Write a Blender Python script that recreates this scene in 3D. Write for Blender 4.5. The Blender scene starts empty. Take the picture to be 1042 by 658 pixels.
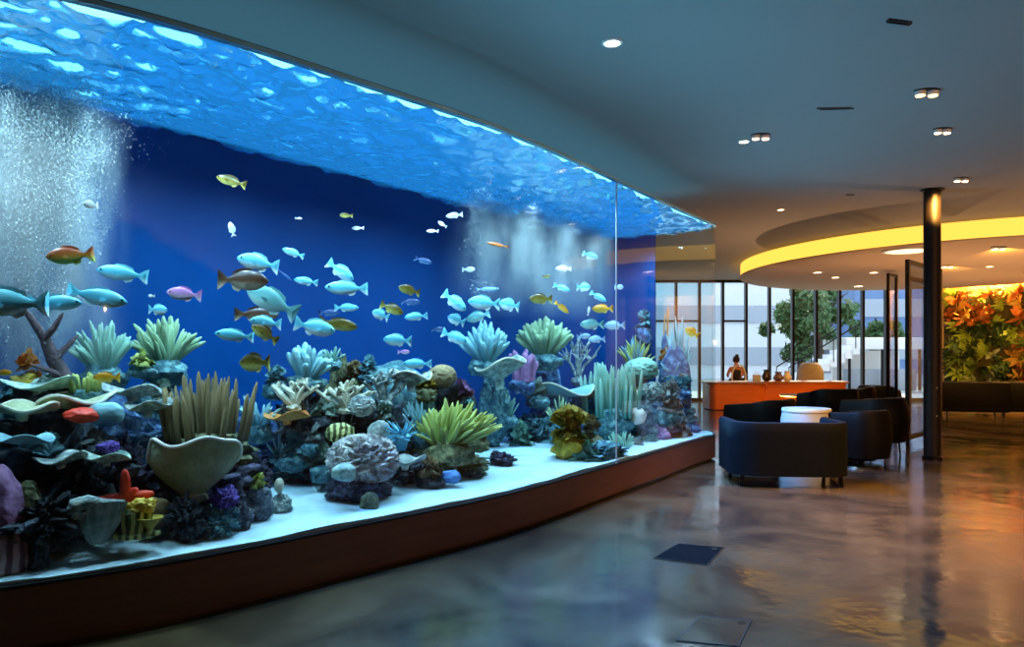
import bpy, bmesh, math, random
from mathutils import Vector, Matrix, noise
R = math.radians
PI = math.pi
sc = bpy.context.scene
COL = sc.collection
FPX, CX, HY, EYE = 750.0, 521.0, 360.0, 1.5
CEIL = 3.85

# ------------------------------------------------------------------ helpers
def W(px, py, Y):
    """the place that shows at a pixel of the photograph, at distance Y"""
    return Vector(((px - CX) / FPX * Y, Y, EYE - (py - HY) / FPX * Y))

def link(o):
    COL.objects.link(o)
    return o

def tag(o, label=None, cat=None, group=None, kind=None):
    if label: o['label'] = label
    if cat: o['category'] = cat
    if group: o['group'] = group
    if kind: o['kind'] = kind
    return o

def empty(name, loc=(0, 0, 0), rz=0.0):
    o = bpy.data.objects.new(name, None)
    o.empty_display_size = .1
    o.location = loc
    o.rotation_euler = (0, 0, rz)
    return link(o)

def build(name, bm, mats, parent=None, smooth=True, loc=None, rz=None):
    me = bpy.data.meshes.new(name)
    bmesh.ops.recalc_face_normals(bm, faces=bm.faces[:])
    bm.to_mesh(me)
    bm.free()
    for m in (mats if isinstance(mats, (list, tuple)) else [mats]):
        me.materials.append(m)
    if smooth:
        me.polygons.foreach_set('use_smooth', [True] * len(me.polygons))
        try:
            me.set_sharp_from_angle(angle=R(42))
        except Exception:
            pass
    o = link(bpy.data.objects.new(name, me))
    if parent: o.parent = parent
    if loc is not None: o.location = loc
    if rz is not None: o.rotation_euler = (0, 0, rz)
    return o

def inst(name, me, parent=None, mtx=None):
    o = link(bpy.data.objects.new(name, me))
    if parent: o.parent = parent
    if mtx is not None: o.matrix_local = mtx
    return o

def copy_tree(o, parent=None):
    c = o.copy()
    COL.objects.link(c)
    if parent: c.parent = parent
    for ch in [k for k in COL.objects if k.parent == o]:
        copy_tree(ch, c)
    return c

def box(bm, c, s, rz=0.0, bev=0.0, mi=0, mtx=None):
    r = bmesh.ops.create_cube(bm, size=1.0)
    vs = r['verts']
    M = Matrix.Translation(Vector(c)) @ Matrix.Rotation(rz, 4, 'Z') @ Matrix.Diagonal((s[0], s[1], s[2], 1))
    if mtx is not None: M = mtx @ M
    bmesh.ops.transform(bm, matrix=M, verts=vs)
    fs = list({f for v in vs for f in v.link_faces})
    for f in fs: f.material_index = mi
    if bev > 0:
        es = list({e for v in vs for e in v.link_edges})
        rr = bmesh.ops.bevel(bm, geom=es, offset=bev, segments=2, profile=.6, affect='EDGES')
        for f in rr['faces']: f.material_index = mi

def cyl(bm, p0, p1, r0, r1=None, n=16, mi=0):
    tube(bm, [p0, p1], [r0, r0 if r1 is None else r1], n, mi)

def tube(bm, pts, rad, n=8, mi=0, tip=False):
    pts = [Vector(p) for p in pts]
    rings = []
    prev = None
    for i, p in enumerate(pts):
        t = (pts[min(i + 1, len(pts) - 1)] - pts[max(i - 1, 0)]).normalized()
        if prev is None:
            a = t.orthogonal().normalized()
        else:
            a = (prev - t * prev.dot(t)).normalized()
        prev = a
        b = t.cross(a)
        r = rad[i] if isinstance(rad, (list, tuple)) else rad
        rings.append([bm.verts.new(p + (a * math.cos(2 * PI * k / n) + b * math.sin(2 * PI * k / n)) * r) for k in range(n)])
    for i in range(len(rings) - 1):
        for k in range(n):
            f = bm.faces.new((rings[i][k], rings[i][(k + 1) % n], rings[i + 1][(k + 1) % n], rings[i + 1][k]))
            f.material_index = mi
    f = bm.faces.new(list(reversed(rings[0]))); f.material_index = mi
    f = bm.faces.new(rings[-1]); f.material_index = mi

def lathe(bm, prof, n=32, mi=0, wob=None, c=(0, 0, 0)):
    rings = []
    for i, (r, z) in enumerate(prof):
        ring = []
        for k in range(n):
            a = 2 * PI * k / n
            rr, zz = (r, z) if wob is None else wob(r, z, a, i)
            ring.append(bm.verts.new((c[0] + rr * math.cos(a), c[1] + rr * math.sin(a), c[2] + zz)))
        rings.append(ring)
    for i in range(len(rings) - 1):
        for k in range(n):
            f = bm.faces.new((rings[i][k], rings[i][(k + 1) % n], rings[i + 1][(k + 1) % n], rings[i + 1][k]))
            f.material_index = mi
    if prof[0][0] > 1e-6:
        bm.faces.new(list(reversed(rings[0]))).material_index = mi
    if prof[-1][0] > 1e-6:
        bm.faces.new(rings[-1]).material_index = mi
    bmesh.ops.remove_doubles(bm, verts=[v for r in rings for v in r], dist=1e-6)

def prism(bm, pts, z0, z1, mi=0, zt=None):
    lo = [bm.verts.new((p[0], p[1], z0)) for p in pts]
    hi = [bm.verts.new((p[0], p[1], z1)) for p in pts]
    n = len(pts)
    for k in range(n):
        bm.faces.new((lo[k], lo[(k + 1) % n], hi[(k + 1) % n], hi[k])).material_index = mi
    bm.faces.new(list(reversed(lo))).material_index = mi
    bm.faces.new(hi).material_index = mi

def ribbon(bm, a, b, z0, z1, closed=False, mi=0):
    """solid wall between two plan lines a (outer) and b (inner)"""
    n = len(a)
    V = [[bm.verts.new((p[0], p[1], z)) for p in L] for L in (a, b) for z in (z0, z1)]
    a0, a1, b0, b1 = V
    for k in range(n if closed else n - 1):
        j = (k + 1) % n
        for q in ((a0[k], a0[j], a1[j], a1[k]), (b0[j], b0[k], b1[k], b1[j]), (a1[k], a1[j], b1[j], b1[k]), (a0[j], a0[k], b0[k], b0[j])):
            bm.faces.new(q).material_index = mi
    if not closed:
        bm.faces.new((a0[0], a1[0], b1[0], b0[0])).material_index = mi
        bm.faces.new((a0[-1], b0[-1], b1[-1], a1[-1])).material_index = mi

# ------------------------------------------------------------------ materials
def new_mat(name):
    m = bpy.data.materials.new(name)
    m.use_nodes = True
    nt = m.node_tree
    nt.nodes.clear()
    out = nt.nodes.new('ShaderNodeOutputMaterial')
    return m, nt, out

def lin(c):
    """sRGB 0-255 to linear"""
    f = lambda x: (x / 255 / 12.92) if x / 255 <= .04045 else ((x / 255 + .055) / 1.055) ** 2.4
    return tuple(f(x) for x in c) + (1.0,)

MATS = {}
def mat(name, rgb, rough=.5, metal=0.0, rgb2=None, scale=6.0, contrast=.25, bump=0.0, bscale=30.0, kind='noise', rgb3=None, spec=.5, sheen=0.0, coord='Object', stretch=None):
    if name in MATS: return MATS[name]
    m, nt, out = new_mat(name)
    N, L = nt.nodes, nt.links
    p = N.new('ShaderNodeBsdfPrincipled')
    L.new(p.outputs[0], out.inputs[0])
    p.inputs['Base Color'].default_value = lin(rgb)
    p.inputs['Roughness'].default_value = rough
    p.inputs['Metallic'].default_value = metal
    p.inputs['Specular IOR Level'].default_value = spec
    p.inputs['Sheen Weight'].default_value = sheen
    tc = N.new('ShaderNodeTexCoord')
    src = tc.outputs[coord]
    if stretch:
        mp = N.new('ShaderNodeMapping')
        mp.inputs['Scale'].default_value = stretch
        L.new(src, mp.inputs[0]); src = mp.outputs[0]
    if rgb2 is not None:
        if kind == 'voronoi':
            t = N.new('ShaderNodeTexVoronoi'); t.inputs['Scale'].default_value = scale
            o = t.outputs['Distance']
        elif kind == 'wave':
            t = N.new('ShaderNodeTexWave'); t.inputs['Scale'].default_value = scale; t.inputs['Distortion'].default_value = 4
            t.inputs['Detail'].default_value = 2
            o = t.outputs['Fac']
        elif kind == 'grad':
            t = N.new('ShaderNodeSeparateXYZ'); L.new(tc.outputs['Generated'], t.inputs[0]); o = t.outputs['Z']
        else:
            t = N.new('ShaderNodeTexNoise'); t.inputs['Scale'].default_value = scale; t.inputs['Detail'].default_value = 5
            t.inputs['Roughness'].default_value = .65
            o = t.outputs['Fac']
        if kind != 'grad': L.new(src, t.inputs['Vector'])
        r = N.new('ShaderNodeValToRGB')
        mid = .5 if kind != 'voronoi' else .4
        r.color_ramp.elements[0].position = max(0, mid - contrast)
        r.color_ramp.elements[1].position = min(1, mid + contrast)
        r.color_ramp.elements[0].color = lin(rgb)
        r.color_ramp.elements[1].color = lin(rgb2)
        if rgb3 is not None:
            e = r.color_ramp.elements.new(mid); e.color = lin(rgb3)
        L.new(o, r.inputs[0]); L.new(r.outputs[0], p.inputs['Base Color'])
    if bump:
        b = N.new('ShaderNodeTexNoise'); b.inputs['Scale'].default_value = bscale; b.inputs['Detail'].default_value = 4
        L.new(src, b.inputs['Vector'])
        bn = N.new('ShaderNodeBump'); bn.inputs['Strength'].default_value = bump; bn.inputs['Distance'].default_value = .02
        L.new(b.outputs['Fac'], bn.inputs['Height']); L.new(bn.outputs[0], p.inputs['Normal'])
    MATS[name] = m
    return m

def glow(name, rgb, strength):
    if name in MATS: return MATS[name]
    m, nt, out = new_mat(name)
    e = nt.nodes.new('ShaderNodeEmission')
    e.inputs[0].default_value = lin(rgb); e.inputs[1].default_value = strength
    nt.links.new(e.outputs[0], out.inputs[0])
    MATS[name] = m
    return m

def glass(name, tint, refl=1.0, rough=.02):
    if name in MATS: return MATS[name]
    m, nt, out = new_mat(name)
    N, L = nt.nodes, nt.links
    t = N.new('ShaderNodeBsdfTransparent'); t.inputs[0].default_value = lin(tint)
    g = N.new('ShaderNodeBsdfGlossy'); g.inputs['Roughness'].default_value = rough
    lw = N.new('ShaderNodeLayerWeight'); lw.inputs['Blend'].default_value = .5
    pw = N.new('ShaderNodeMath'); pw.operation = 'POWER'; pw.inputs[1].default_value = 5.0
    mr = N.new('ShaderNodeMapRange'); mr.inputs['To Min'].default_value = .03 * refl; mr.inputs['To Max'].default_value = .9 * refl
    mx = N.new('ShaderNodeMixShader')
    L.new(lw.outputs['Facing'], pw.inputs[0]); L.new(pw.outputs[0], mr.inputs[0])
    L.new(mr.outputs[0], mx.inputs[0]); L.new(t.outputs[0], mx.inputs[1]); L.new(g.outputs[0], mx.inputs[2])
    L.new(mx.outputs[0], out.inputs[0])
    MATS[name] = m
    return m

def area(name, loc, rot, size, power, rgb, size_y=None, spread=None):
    d = bpy.data.lights.new(name, 'AREA')
    d.energy = power; d.color = lin(rgb)[:3]; d.size = size
    if size_y: d.shape = 'RECTANGLE'; d.size_y = size_y
    if spread: d.spread = spread
    o = link(bpy.data.objects.new(name, d)); o.location = loc; o.rotation_euler = rot
    return o

def spot(name, loc, target, power, rgb, angle=90, blend=.6, radius=.03):
    d = bpy.data.lights.new(name, 'SPOT')
    d.energy = power; d.color = lin(rgb)[:3]; d.spot_size = R(angle); d.spot_blend = blend; d.shadow_soft_size = radius
    o = link(bpy.data.objects.new(name, d)); o.location = loc
    o.rotation_euler = (Vector(target) - Vector(loc)).to_track_quat('-Z', 'Y').to_euler()
    return o

# ------------------------------------------------------------------ camera and picture settings
cam = bpy.data.cameras.new('camera')
cam.sensor_width = 36.0
cam.lens = FPX / 1042 * 36
cam.shift_y = (HY - 329.0) / 1042
cam.clip_start = .05; cam.clip_end = 300
co = link(bpy.data.objects.new('camera', cam))
co.location = (0, 0, EYE); co.rotation_euler = (R(90), 0, 0)
sc.camera = co
sc.view_settings.view_transform = 'Standard'
sc.view_settings.look = 'None'
sc.view_settings.gamma = 1.0
sc.view_settings.use_curve_mapping = False
sc.view_settings.exposure = 0.12
cy = sc.cycles
cy.use_denoising = True
try: cy.denoiser = 'OPENIMAGEDENOISE'
except Exception: pass
cy.max_bounces = 8; cy.diffuse_bounces = 3; cy.glossy_bounces = 4; cy.transmission_bounces = 6
cy.transparent_max_bounces = 24; cy.volume_bounces = 0; cy.volume_step_rate = 2.0; cy.volume_max_steps = 128
cy.caustics_reflective = False; cy.caustics_refractive = False
cy.sample_clamp_indirect = 6.0
cy.blur_glossy = 0.6

world = bpy.data.worlds.new('world')
sc.world = world
world.use_nodes = True
wn = world.node_tree
wn.nodes.clear()
wo = wn.nodes.new('ShaderNodeOutputWorld'); wb = wn.nodes.new('ShaderNodeBackground')
wb.inputs[0].default_value = lin((205, 222, 245)); wb.inputs[1].default_value = 2.2
wn.links.new(wb.outputs[0], wo.inputs[0])
WASH_W, FWASH_W = 250, 1500
HOOD_E = 1.0
GLINT_E, BEAM_W = 4.0, 85
# ------------------------------------------------------------------ the room
M_floor, nt, out = new_mat('polished_concrete')
N, L = nt.nodes, nt.links
p = N.new('ShaderNodeBsdfPrincipled'); L.new(p.outputs[0], out.inputs[0])
tc = N.new('ShaderNodeTexCoord')
n1 = N.new('ShaderNodeTexNoise'); n1.inputs['Scale'].default_value = .9; n1.inputs['Detail'].default_value = 7; n1.inputs['Roughness'].default_value = .62
n1.inputs['Distortion'].default_value = 1.2
L.new(tc.outputs['Object'], n1.inputs['Vector'])
r1 = N.new('ShaderNodeValToRGB')
r1.color_ramp.elements[0].position = .32; r1.color_ramp.elements[0].color = lin((42, 37, 30))
r1.color_ramp.elements[1].position = .72; r1.color_ramp.elements[1].color = lin((94, 78, 52))
L.new(n1.outputs['Fac'], r1.inputs[0]); L.new(r1.outputs[0], p.inputs['Base Color'])
r2 = N.new('ShaderNodeMapRange'); r2.inputs['From Min'].default_value = .3; r2.inputs['From Max'].default_value = .7
r2.inputs['To Min'].default_value = .07; r2.inputs['To Max'].default_value = .24
L.new(n1.outputs['Fac'], r2.inputs[0]); L.new(r2.outputs[0], p.inputs['Roughness'])
n2 = N.new('ShaderNodeTexNoise'); n2.inputs['Scale'].default_value = 2.6; n2.inputs['Detail'].default_value = 3
L.new(tc.outputs['Object'], n2.inputs['Vector'])
bp = N.new('ShaderNodeBump'); bp.inputs['Strength'].default_value = .12; bp.inputs['Distance'].default_value = .05
L.new(n2.outputs['Fac'], bp.inputs['Height']); L.new(bp.outputs[0], p.inputs['Normal'])
p.inputs['Specular IOR Level'].default_value = .75

M_ceil = mat('ceiling_paint', (150, 146, 142), .85)
M_wall = mat('wall_paint', (176, 158, 132), .85)
M_disc = mat('disc_paint', (188, 164, 138), .8)
M_black = mat('black_metal', (16, 16, 18), .35, .6)
M_bronze = mat('bronze_dark', (22, 17, 15), .5, .0, rgb2=(30, 22, 18), scale=2.5, spec=.3)
M_wood = mat('plinth_wood', (118, 76, 52), .5, rgb2=(94, 59, 38), scale=2.0, kind='noise', stretch=(1, 1, 9))
M_pane = glass('window_glass', (238, 244, 246), .8)

X0, X1, Y0, Y1 = -9.0, 17.0, -4.0, 23.5
def slab(name, lo, hi, m):
    bm = bmesh.new()
    box(bm, [(a + b) / 2 for a, b in zip(lo, hi)], [b - a for a, b in zip(lo, hi)])
    return tag(build(name, bm, m, smooth=False), kind='structure')
slab('floor', (X0, Y0, -.2), (X1, Y1 + .2, 0), M_floor)
slab('ceiling', (X0, Y0, CEIL), (X1, Y1 + .2, CEIL + .2), M_ceil)
slab('wall_left', (X0 - .2, Y0, 0), (X0, Y1, CEIL), M_wall)
slab('wall_right', (X1, Y0, 0), (X1 + .2, Y1, CEIL), M_wall)
slab('wall_back', (X0, Y0 - .2, 0), (X1, Y0, CEIL), M_wall)
slab('wall_front', (X0, Y1 - .05, 0), (2.25, Y1 + .2, CEIL), M_wall)

# window wall: one tall window between each two mullions
NW, WX0, WST = 15, 2.25, .744
for i in range(NW):
    x = WX0 + i * WST
    w = tag(empty('window_%d' % (i + 1), (x + WST / 2, Y1, 0)), kind='structure')
    bm = bmesh.new()
    h = CEIL
    box(bm, (-WST / 2, 0, h / 2), (.075, .16, h))
    if i == NW - 1: box(bm, (WST / 2, 0, h / 2), (.075, .16, h))
    box(bm, (0, 0, .05), (WST, .12, .1)); box(bm, (0, 0, h - .04), (WST, .12, .08))
    if i in (1, 2, 3, 4, 6): box(bm, (0, 0, 2.55), (WST, .07, .06))
    build('window_frame', bm, M_black, w, smooth=False)
    bm = bmesh.new(); box(bm, (0, .02, h / 2), (WST - .07, .012, h - .14))
    build('window_pane', bm, M_pane, w, smooth=False)

# planted end wall, set at an angle from the last window to the right
A = Vector((13.41, 23.5)); B = Vector((16.9, 18.4))
dv = (B - A).normalized(); nv = Vector((dv.y, -dv.x))      # nv points into the room
if nv.y > 0: nv = -nv
bm = bmesh.new()
q = [A, B, B - nv * .2, A - nv * .2]
prism(bm, q, 0, CEIL)
tag(build('wall_end', bm, mat('ochre_plaster', (206, 168, 104), .85, rgb2=(188, 146, 84), scale=3), smooth=False), kind='structure')

# dropped ceiling disc with a lit cove all round
DC, DA, DB, DZ = (10.6, 17.7), 4.85, 5.55, 3.5
def ell(k, s=0.0, n=96):
    a = 2 * PI * k / n
    return (DC[0] + (DA + s) * math.cos(a), DC[1] + (DB + s) * math.sin(a))
disc = tag(empty('ceiling_disc', (0, 0, 0)), 'large oval dropped ceiling panel with a glowing yellow cove around its rim', 'ceiling panel')
bm = bmesh.new()
rings = []
for (s, z) in ((-.5, DZ), (-.03, DZ), (0, DZ + .012), (0, DZ + .03), (-.16, DZ + .03), (-.16, DZ + .02)):
    rings.append([bm.verts.new((*ell(k, s), z)) for k in range(96)])
for a, b in zip(rings, rings[1:]):
    for k in range(96): bm.faces.new((a[k], a[(k + 1) % 96], b[(k + 1) % 96], b[k]))
bm.faces.new(rings[0]); 
build('panel', bm, M_disc, disc)
bm = bmesh.new()
ribbon(bm, [ell(k, -.03) for k in range(96)], [ell(k, -.10) for k in range(96)], DZ + .035, CEIL - .005, True)
cove = build('glowing_fascia', bm, glow('cove_yellow', (255, 190, 74), 1.55), disc)  # fascia itself glows, in place of light from a hidden cove strip
cove['label'] = 'glowing yellow band between the dropped panel and the ceiling'

def face_cam_disc(bm, c, r, th, n=24, mi=0):
    cyl(bm, (c[0], c[1], c[2] - th), (c[0], c[1], c[2]), r, r, n, mi)

M_white = mat('white_trim', (225, 222, 215), .4)
G_warm = glow('downlight_warm', (255, 214, 160), 14.0)
G_cool = glow('downlight_cool', (255, 240, 220), 16.0)
G_oval = glow('oval_light', (255, 228, 170), 2.2)

def downlight(px, py, z, label, twin=False, r=.055, g=None, trim=None, power=25, angle=80, group=None, aim=None):
    Y = (z - EYE) * FPX / (HY - py)
    x = (px - CX) / FPX * Y
    t = tag(empty('downlight', (x, Y, z)), label, 'ceiling light', group)
    bm = bmesh.new()
    if twin:
        lathe(bm, [(0, 0), (r * 1.9, 0), (r * 1.9, -.006), (r * 1.8, -.01), (0, -.01)], 28)
        for v in bm.verts: v.co.y *= .62
        build('trim_plate', bm, trim or M_black, t)
        for s in (-1, 1):
            bm = bmesh.new(); cyl(bm, (s * r * .95, 0, -.045), (s * r * .95, 0, -.011), r * .75, r * .8, 20)
            h = build('lamp_head', bm, M_white, t)
            bm = bmesh.new(); cyl(bm, (s * r * .95, 0, -.051), (s * r * .95, 0, -.046), r * .62, r * .62, 20)
            build('lamp_lens', bm, g or G_warm, h)
    else:
        bm = bmesh.new()
        lathe(bm, [(r * .98, 0), (r * 1.35, 0), (r * 1.35, -.008), (r * .98, -.012), (r * .98, 0)], 24)
        build('trim_ring', bm, trim or M_white, t)
        bm = bmesh.new(); cyl(bm, (0, 0, -.006), (0, 0, -.001), r, r, 24)
        build('lamp_lens', bm, g or G_warm, t)
    if power:
        spot('downlight_beam', (x, Y, z - .08), aim or (x, Y, 0), power, (255, 186, 84), angle, .9, .04)
    return t
downlight(623, 43, CEIL, 'single round white downlight in the bare ceiling above the middle of the aquarium', g=G_cool, power=0, r=.06)
downlight(757, 143.5, CEIL, 'small single white downlight close beside a twin lamp in the ceiling', g=G_cool, power=0, r=.05)
downlight(774, 137, CEIL, 'twin lamp spotlight with black plate next to a small single downlight', True, .055, power=130)
downlight(943, 92, CEIL, 'largest twin spotlight, orange glowing, in the ceiling in front of the black column', True, .06, g=glow('downlight_orange', (255, 170, 90), 12), power=900, angle=84)
downlight(959, 131, CEIL, 'twin spotlight in the ceiling between the orange lamp and the one over the column', True, .05, power=800, angle=96)
downlight(978, 181, CEIL, 'twin spotlight in the ceiling just beyond the top of the black column', True, .055, power=1300, aim=(7.4, 20, .3), angle=40)
downlight(794.5, 213, CEIL, 'small downlight in the ceiling near the far end of the aquarium', r=.05, power=1000, aim=(6.4, 19.6, .3), angle=40)
downlight(832, 277, DZ, 'small downlight in the dropped panel nearest to the aquarium', r=.09, power=300)
downlight(850, 282, DZ, 'small downlight in the dropped panel above the middle of the orange desk', r=.09, power=300)
downlight(889, 277, DZ, 'small downlight in the dropped panel beside the top of the glass partition', r=.09, power=300)
downlight(873.5, 291, DZ, 'downlight in the dropped panel closest to the window wall', r=.12, power=300)
downlight(1016, 251, DZ, 'twin spotlight in the dropped panel above the living plant wall', True, .075, power=900, aim=(15.2, 21.2, 1.6), angle=70)
downlight(964, 270, DZ, 'small twin downlight in the dropped panel just past the black column', True, .075, power=700, aim=(14.2, 22.5, 1.7), angle=70)
downlight(1007, 271, DZ, 'small single downlight in the dropped panel over the near black sofa', r=.07, power=300)

# big oval lamp in the dropped panel
Yo = (DZ - EYE) * FPX / (HY - 254.5)
t = tag(empty('oval_ceiling_lamp', ((924 - CX) / FPX * Yo, Yo, DZ)), 'large flat oval lamp set in the dropped panel behind the black column', 'ceiling light')
bm = bmesh.new(); lathe(bm, [(.40, 0), (.46, 0), (.46, -.02), (.40, -.03), (.40, 0)], 40); build('lamp_ring', bm, M_white, t)
bm = bmesh.new(); cyl(bm, (0, 0, -.014), (0, 0, -.002), .40, .40, 40); build('lamp_diffuser', bm, G_oval, t)

def air_slot(px, py, wpx, rz, label):
    Y = (CEIL - EYE) * FPX / (HY - py)
    w = wpx / FPX * Y
    t = tag(empty('air_slot', ((px - CX) / FPX * Y, Y, CEIL), rz), label, 'ceiling vent')
    bm = bmesh.new()
    for s in (-1, 1): box(bm, (s * w * .06, s * .022, -.004), (w, .012, .008), bev=.003)
    for s in (-1, 1): box(bm, (s * w / 2, s * .012, -.004), (.014, .04, .008), bev=.003)
    build('vent_frame', bm, M_black, t)
    bm = bmesh.new(); box(bm, (0, 0, -.002), (w * .8, .02, .003)); f = build('vent_slot', bm, mat('slot_dark', (6, 6, 7), .8), t, smooth=False)
air_slot(850, 110, 34, R(-4), 'narrow black air slot in the ceiling between the two rows of lamps')
air_slot(915, 22, 28, R(14), 'narrow black air slot in the ceiling near the top edge of the view')
air_slot(865, 198, 8, 0, 'tiny black air slot in the ceiling above the edge of the glowing cove')

# column
colp = W(948.5, 467, 10.55)
t = tag(empty('column', (colp.x, 10.55, 0)), 'dark bronze round column standing alone on the polished floor', 'column', kind='structure')
bm = bmesh.new(); cyl(bm, (0, 0, 0), (0, 0, CEIL), .112, .112, 32); build('shaft', bm, M_bronze, t)
bm = bmesh.new(); lathe(bm, [(.112, 0), (.135, 0), (.135, .035), (.118, .05), (.112, .05)], 32); build('base_ring', bm, M_black, t)
bm = bmesh.new(); lathe(bm, [(.112, CEIL - .03), (.16, CEIL - .012), (.16, CEIL), (.112, CEIL)], 32); build('top_collar', bm, M_black, t)
bm = bmesh.new()
for z in (.62, 1.02): cyl(bm, (.0, -.118, z), (0, -.108, z), .012, .012, 10)
build('stud', bm, mat('steel', (150, 150, 150), .3, 1), t)

# floor hatches
def hatch(corners, label, m, seam):
    P = [Vector(((x - CX) / FPX * (EYE * FPX / (y - HY)), EYE * FPX / (y - HY))) for x, y in corners]
    c = sum(P, Vector((0, 0))) / 4
    t = tag(empty('floor_hatch', (c.x, c.y, 0)), label, 'floor hatch')
    Q = [p_ - c for p_ in P]
    bm = bmesh.new(); ribbon(bm, Q, [q_ * .965 for q_ in Q], -.01, .005, True); build('hatch_frame', bm, seam, t, smooth=False)
    bm = bmesh.new(); prism(bm, [q_ * .962 for q_ in Q], -.01, .004); l = build('hatch_lid', bm, m, t, smooth=False)
    bm = bmesh.new(); a = Q[2] * .7; cyl(bm, (a.x, a.y, .004), (a.x, a.y, .0055), .022, .022, 14); build('lift_ring', bm, M_black, t)
hatch([(664, 568), (690, 553), (737, 557), (720, 575)], 'dark slate floor hatch lid lying flush in the polished concrete', mat('slate', (13, 13, 13), .9, rgb2=(20, 20, 19), scale=9, spec=.03), M_black)
hatch([(688, 652), (712, 627), (765, 631), (752, 658)], 'pale concrete floor hatch outlined by a thin dark seam', M_floor, mat('seam_dark', (34, 32, 32), .6))

# ------------------------------------------------------------------ the aquarium
P1 = Vector((3.05, 10.7)); D = Vector((.587, .809)).normalized(); NV = Vector((-D.y, D.x))
U0, DEP = -9.9, 2.0
KN = [(-9.9, 1.0), (-9.6, .72), (-9.2, .46), (-8.95, .36), (-8.4, .17), (-7.8, .05), (-7.0, -.05), (-5.8, -.19), (-5.0, -.2), (-4.1, -.165), (-2.5, -.08), (-1.27, -.015), (-.5, 0), (0, 0)]
def hermite(u):
    if u <= KN[0][0]: return KN[0][1]
    for (a, va), (b, vb), i in zip(KN, KN[1:], range(99)):
        if u <= b:
            pa = KN[max(i - 1, 0)]; pb = KN[min(i + 2, len(KN) - 1)]
            ma = (vb - pa[1]) / (b - pa[0]) if b > pa[0] else 0
            mb = (pb[1] - va) / (pb[0] - a) if pb[0] > a else 0
            h = b - a; s = (u - a) / h
            return (2 * s**3 - 3 * s * s + 1) * va + (s**3 - 2 * s * s + s) * h * ma + (-2 * s**3 + 3 * s * s) * vb + (s**3 - s * s) * h * mb
    return KN[-1][1]
RC, RB = .32, .6
def vf(u):
    v = hermite(u)
    if u > -RC: v += RC - math.sqrt(max(RC * RC - (u + RC) ** 2, 0))
    return v
def vb(u):
    v = DEP
    if u > -RB: v -= RB - math.sqrt(max(RB * RB - (u + RB) ** 2, 0))
    if u < U0 + .9: v -= .9 - math.sqrt(max(.81 - (U0 + .9 - u) ** 2, 0))
    return v
def uv(u, v, z=0.0):
    p_ = P1 + D * u + NV * v
    return Vector((p_.x, p_.y, z))
def stations(n):
    """stations along the tank, closer together at its ends"""
    out_ = []
    for i in range(n + 1):
        t_ = i / n
        out_.append(U0 * (1 - t_))
    for k in range(1, 7):
        out_.append(-RC * (1 - math.sin(PI / 2 * k / 7)))
    for k in range(1, 6):
        out_.append(-RB * (1 - math.sin(PI / 2 * k / 6)) - .003)
    for k in range(1, 6):
        out_.append(U0 + .9 * (1 - math.sin(PI / 2 * k / 6)))
    out_ = sorted(set(round(x, 4) for x in out_))
    return out_
ST = stations(80)
front = [Vector((u, vf(u))) for u in ST]
endl = [Vector((0, vf(0) + (vb(0) - vf(0)) * k / 6)) for k in range(1, 6)]
back = [Vector((u, vb(u))) for u in reversed(ST)]
OUT = front + endl + back           # plan outline in tank coordinates
def offset(poly, d):
    n = len(poly); res = []
    for i in range(n):
        t_ = (poly[(i + 1) % n] - poly[i - 1])
        if t_.length < 1e-6: t_ = poly[(i + 1) % n] - poly[i]
        t_.normalize()
        res.append(poly[i] + Vector((-t_.y, t_.x)) * d)
    return res
def world2(poly): return [uv(p_.x, p_.y) for p_ in poly]
ZB, ZR, ZWAT = .34, 3.33, 3.31

aq = tag(empty('aquarium', uv(-4.5, 1.0)), 'giant curved glass aquarium full of fish and coral on a low brown plinth', 'aquarium')
AQI = Matrix.Translation(-uv(-4.5, 1.0))
def aqpart(name, bm, m, smooth=True):
    bmesh.ops.transform(bm, matrix=AQI, verts=bm.verts[:])
    return build(name, bm, m, aq, smooth)
bm = bmesh.new(); prism(bm, world2(offset(OUT, .05)), 0, .03); aqpart('toe_kick', bm, mat('toe_metal', (120, 110, 100), .35, .8))
bm = bmesh.new(); prism(bm, world2(OUT), .03, ZB - .012); aqpart('plinth', bm, M_wood)
bm = bmesh.new(); prism(bm, world2(offset(OUT, -.006)), ZB - .012, ZB + .004); aqpart('glass_channel', bm, mat('channel_dark', (22, 24, 28), .4, .4))
# glass: front and far end; blue panel: back and hidden end
i0 = 0
i1 = len(front) + 4
gl = OUT[i0:i1]
gin = offset(OUT, .03)
M_tank = glass('tank_glass', (244, 251, 251), .6)
bm = bmesh.new(); ribbon(bm, world2(gl), world2(gin[i0:i1]), ZB + .004, ZR, False); gp = aqpart('glass_wall', bm, M_tank)
M_back = mat('back_panel_blue', (6, 74, 140), .35, rgb2=(5, 62, 122), scale=.6, spec=.08)
bl = OUT[i1 - 1:] + [OUT[0]]
bi = gin[i1 - 1:] + [gin[0]]
bm = bmesh.new(); ribbon(bm, world2(bl), world2(bi), ZB + .004, ZR, False); aqpart('back_panel', bm, M_back)
M_rim = mat('glass_edge', (168, 226, 236), .12, spec=.9)
bm = bmesh.new(); ribbon(bm, world2(offset(OUT, -.012)), world2(offset(OUT, .045)), ZR, ZR + .028, True); aqpart('rim', bm, M_rim)
def u_at(px, w, it=6):
    k = (px - CX) / FPX
    v = w
    for _ in range(it):
        u = (k * (P1.y + v * NV.y) - (P1.x + v * NV.x)) / (D.x - k * D.y)
        v = vf(min(u, -.001)) + w
    return u, v
us, _ = u_at(627, 0)
bm = bmesh.new(); p_ = uv(us, vf(us) - .002); cyl(bm, (p_.x, p_.y, ZB), (p_.x, p_.y, ZR), .007, .007, 8); aqpart('glass_seam', bm, mat('seam_silicone', (188, 206, 226), .4))
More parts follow.
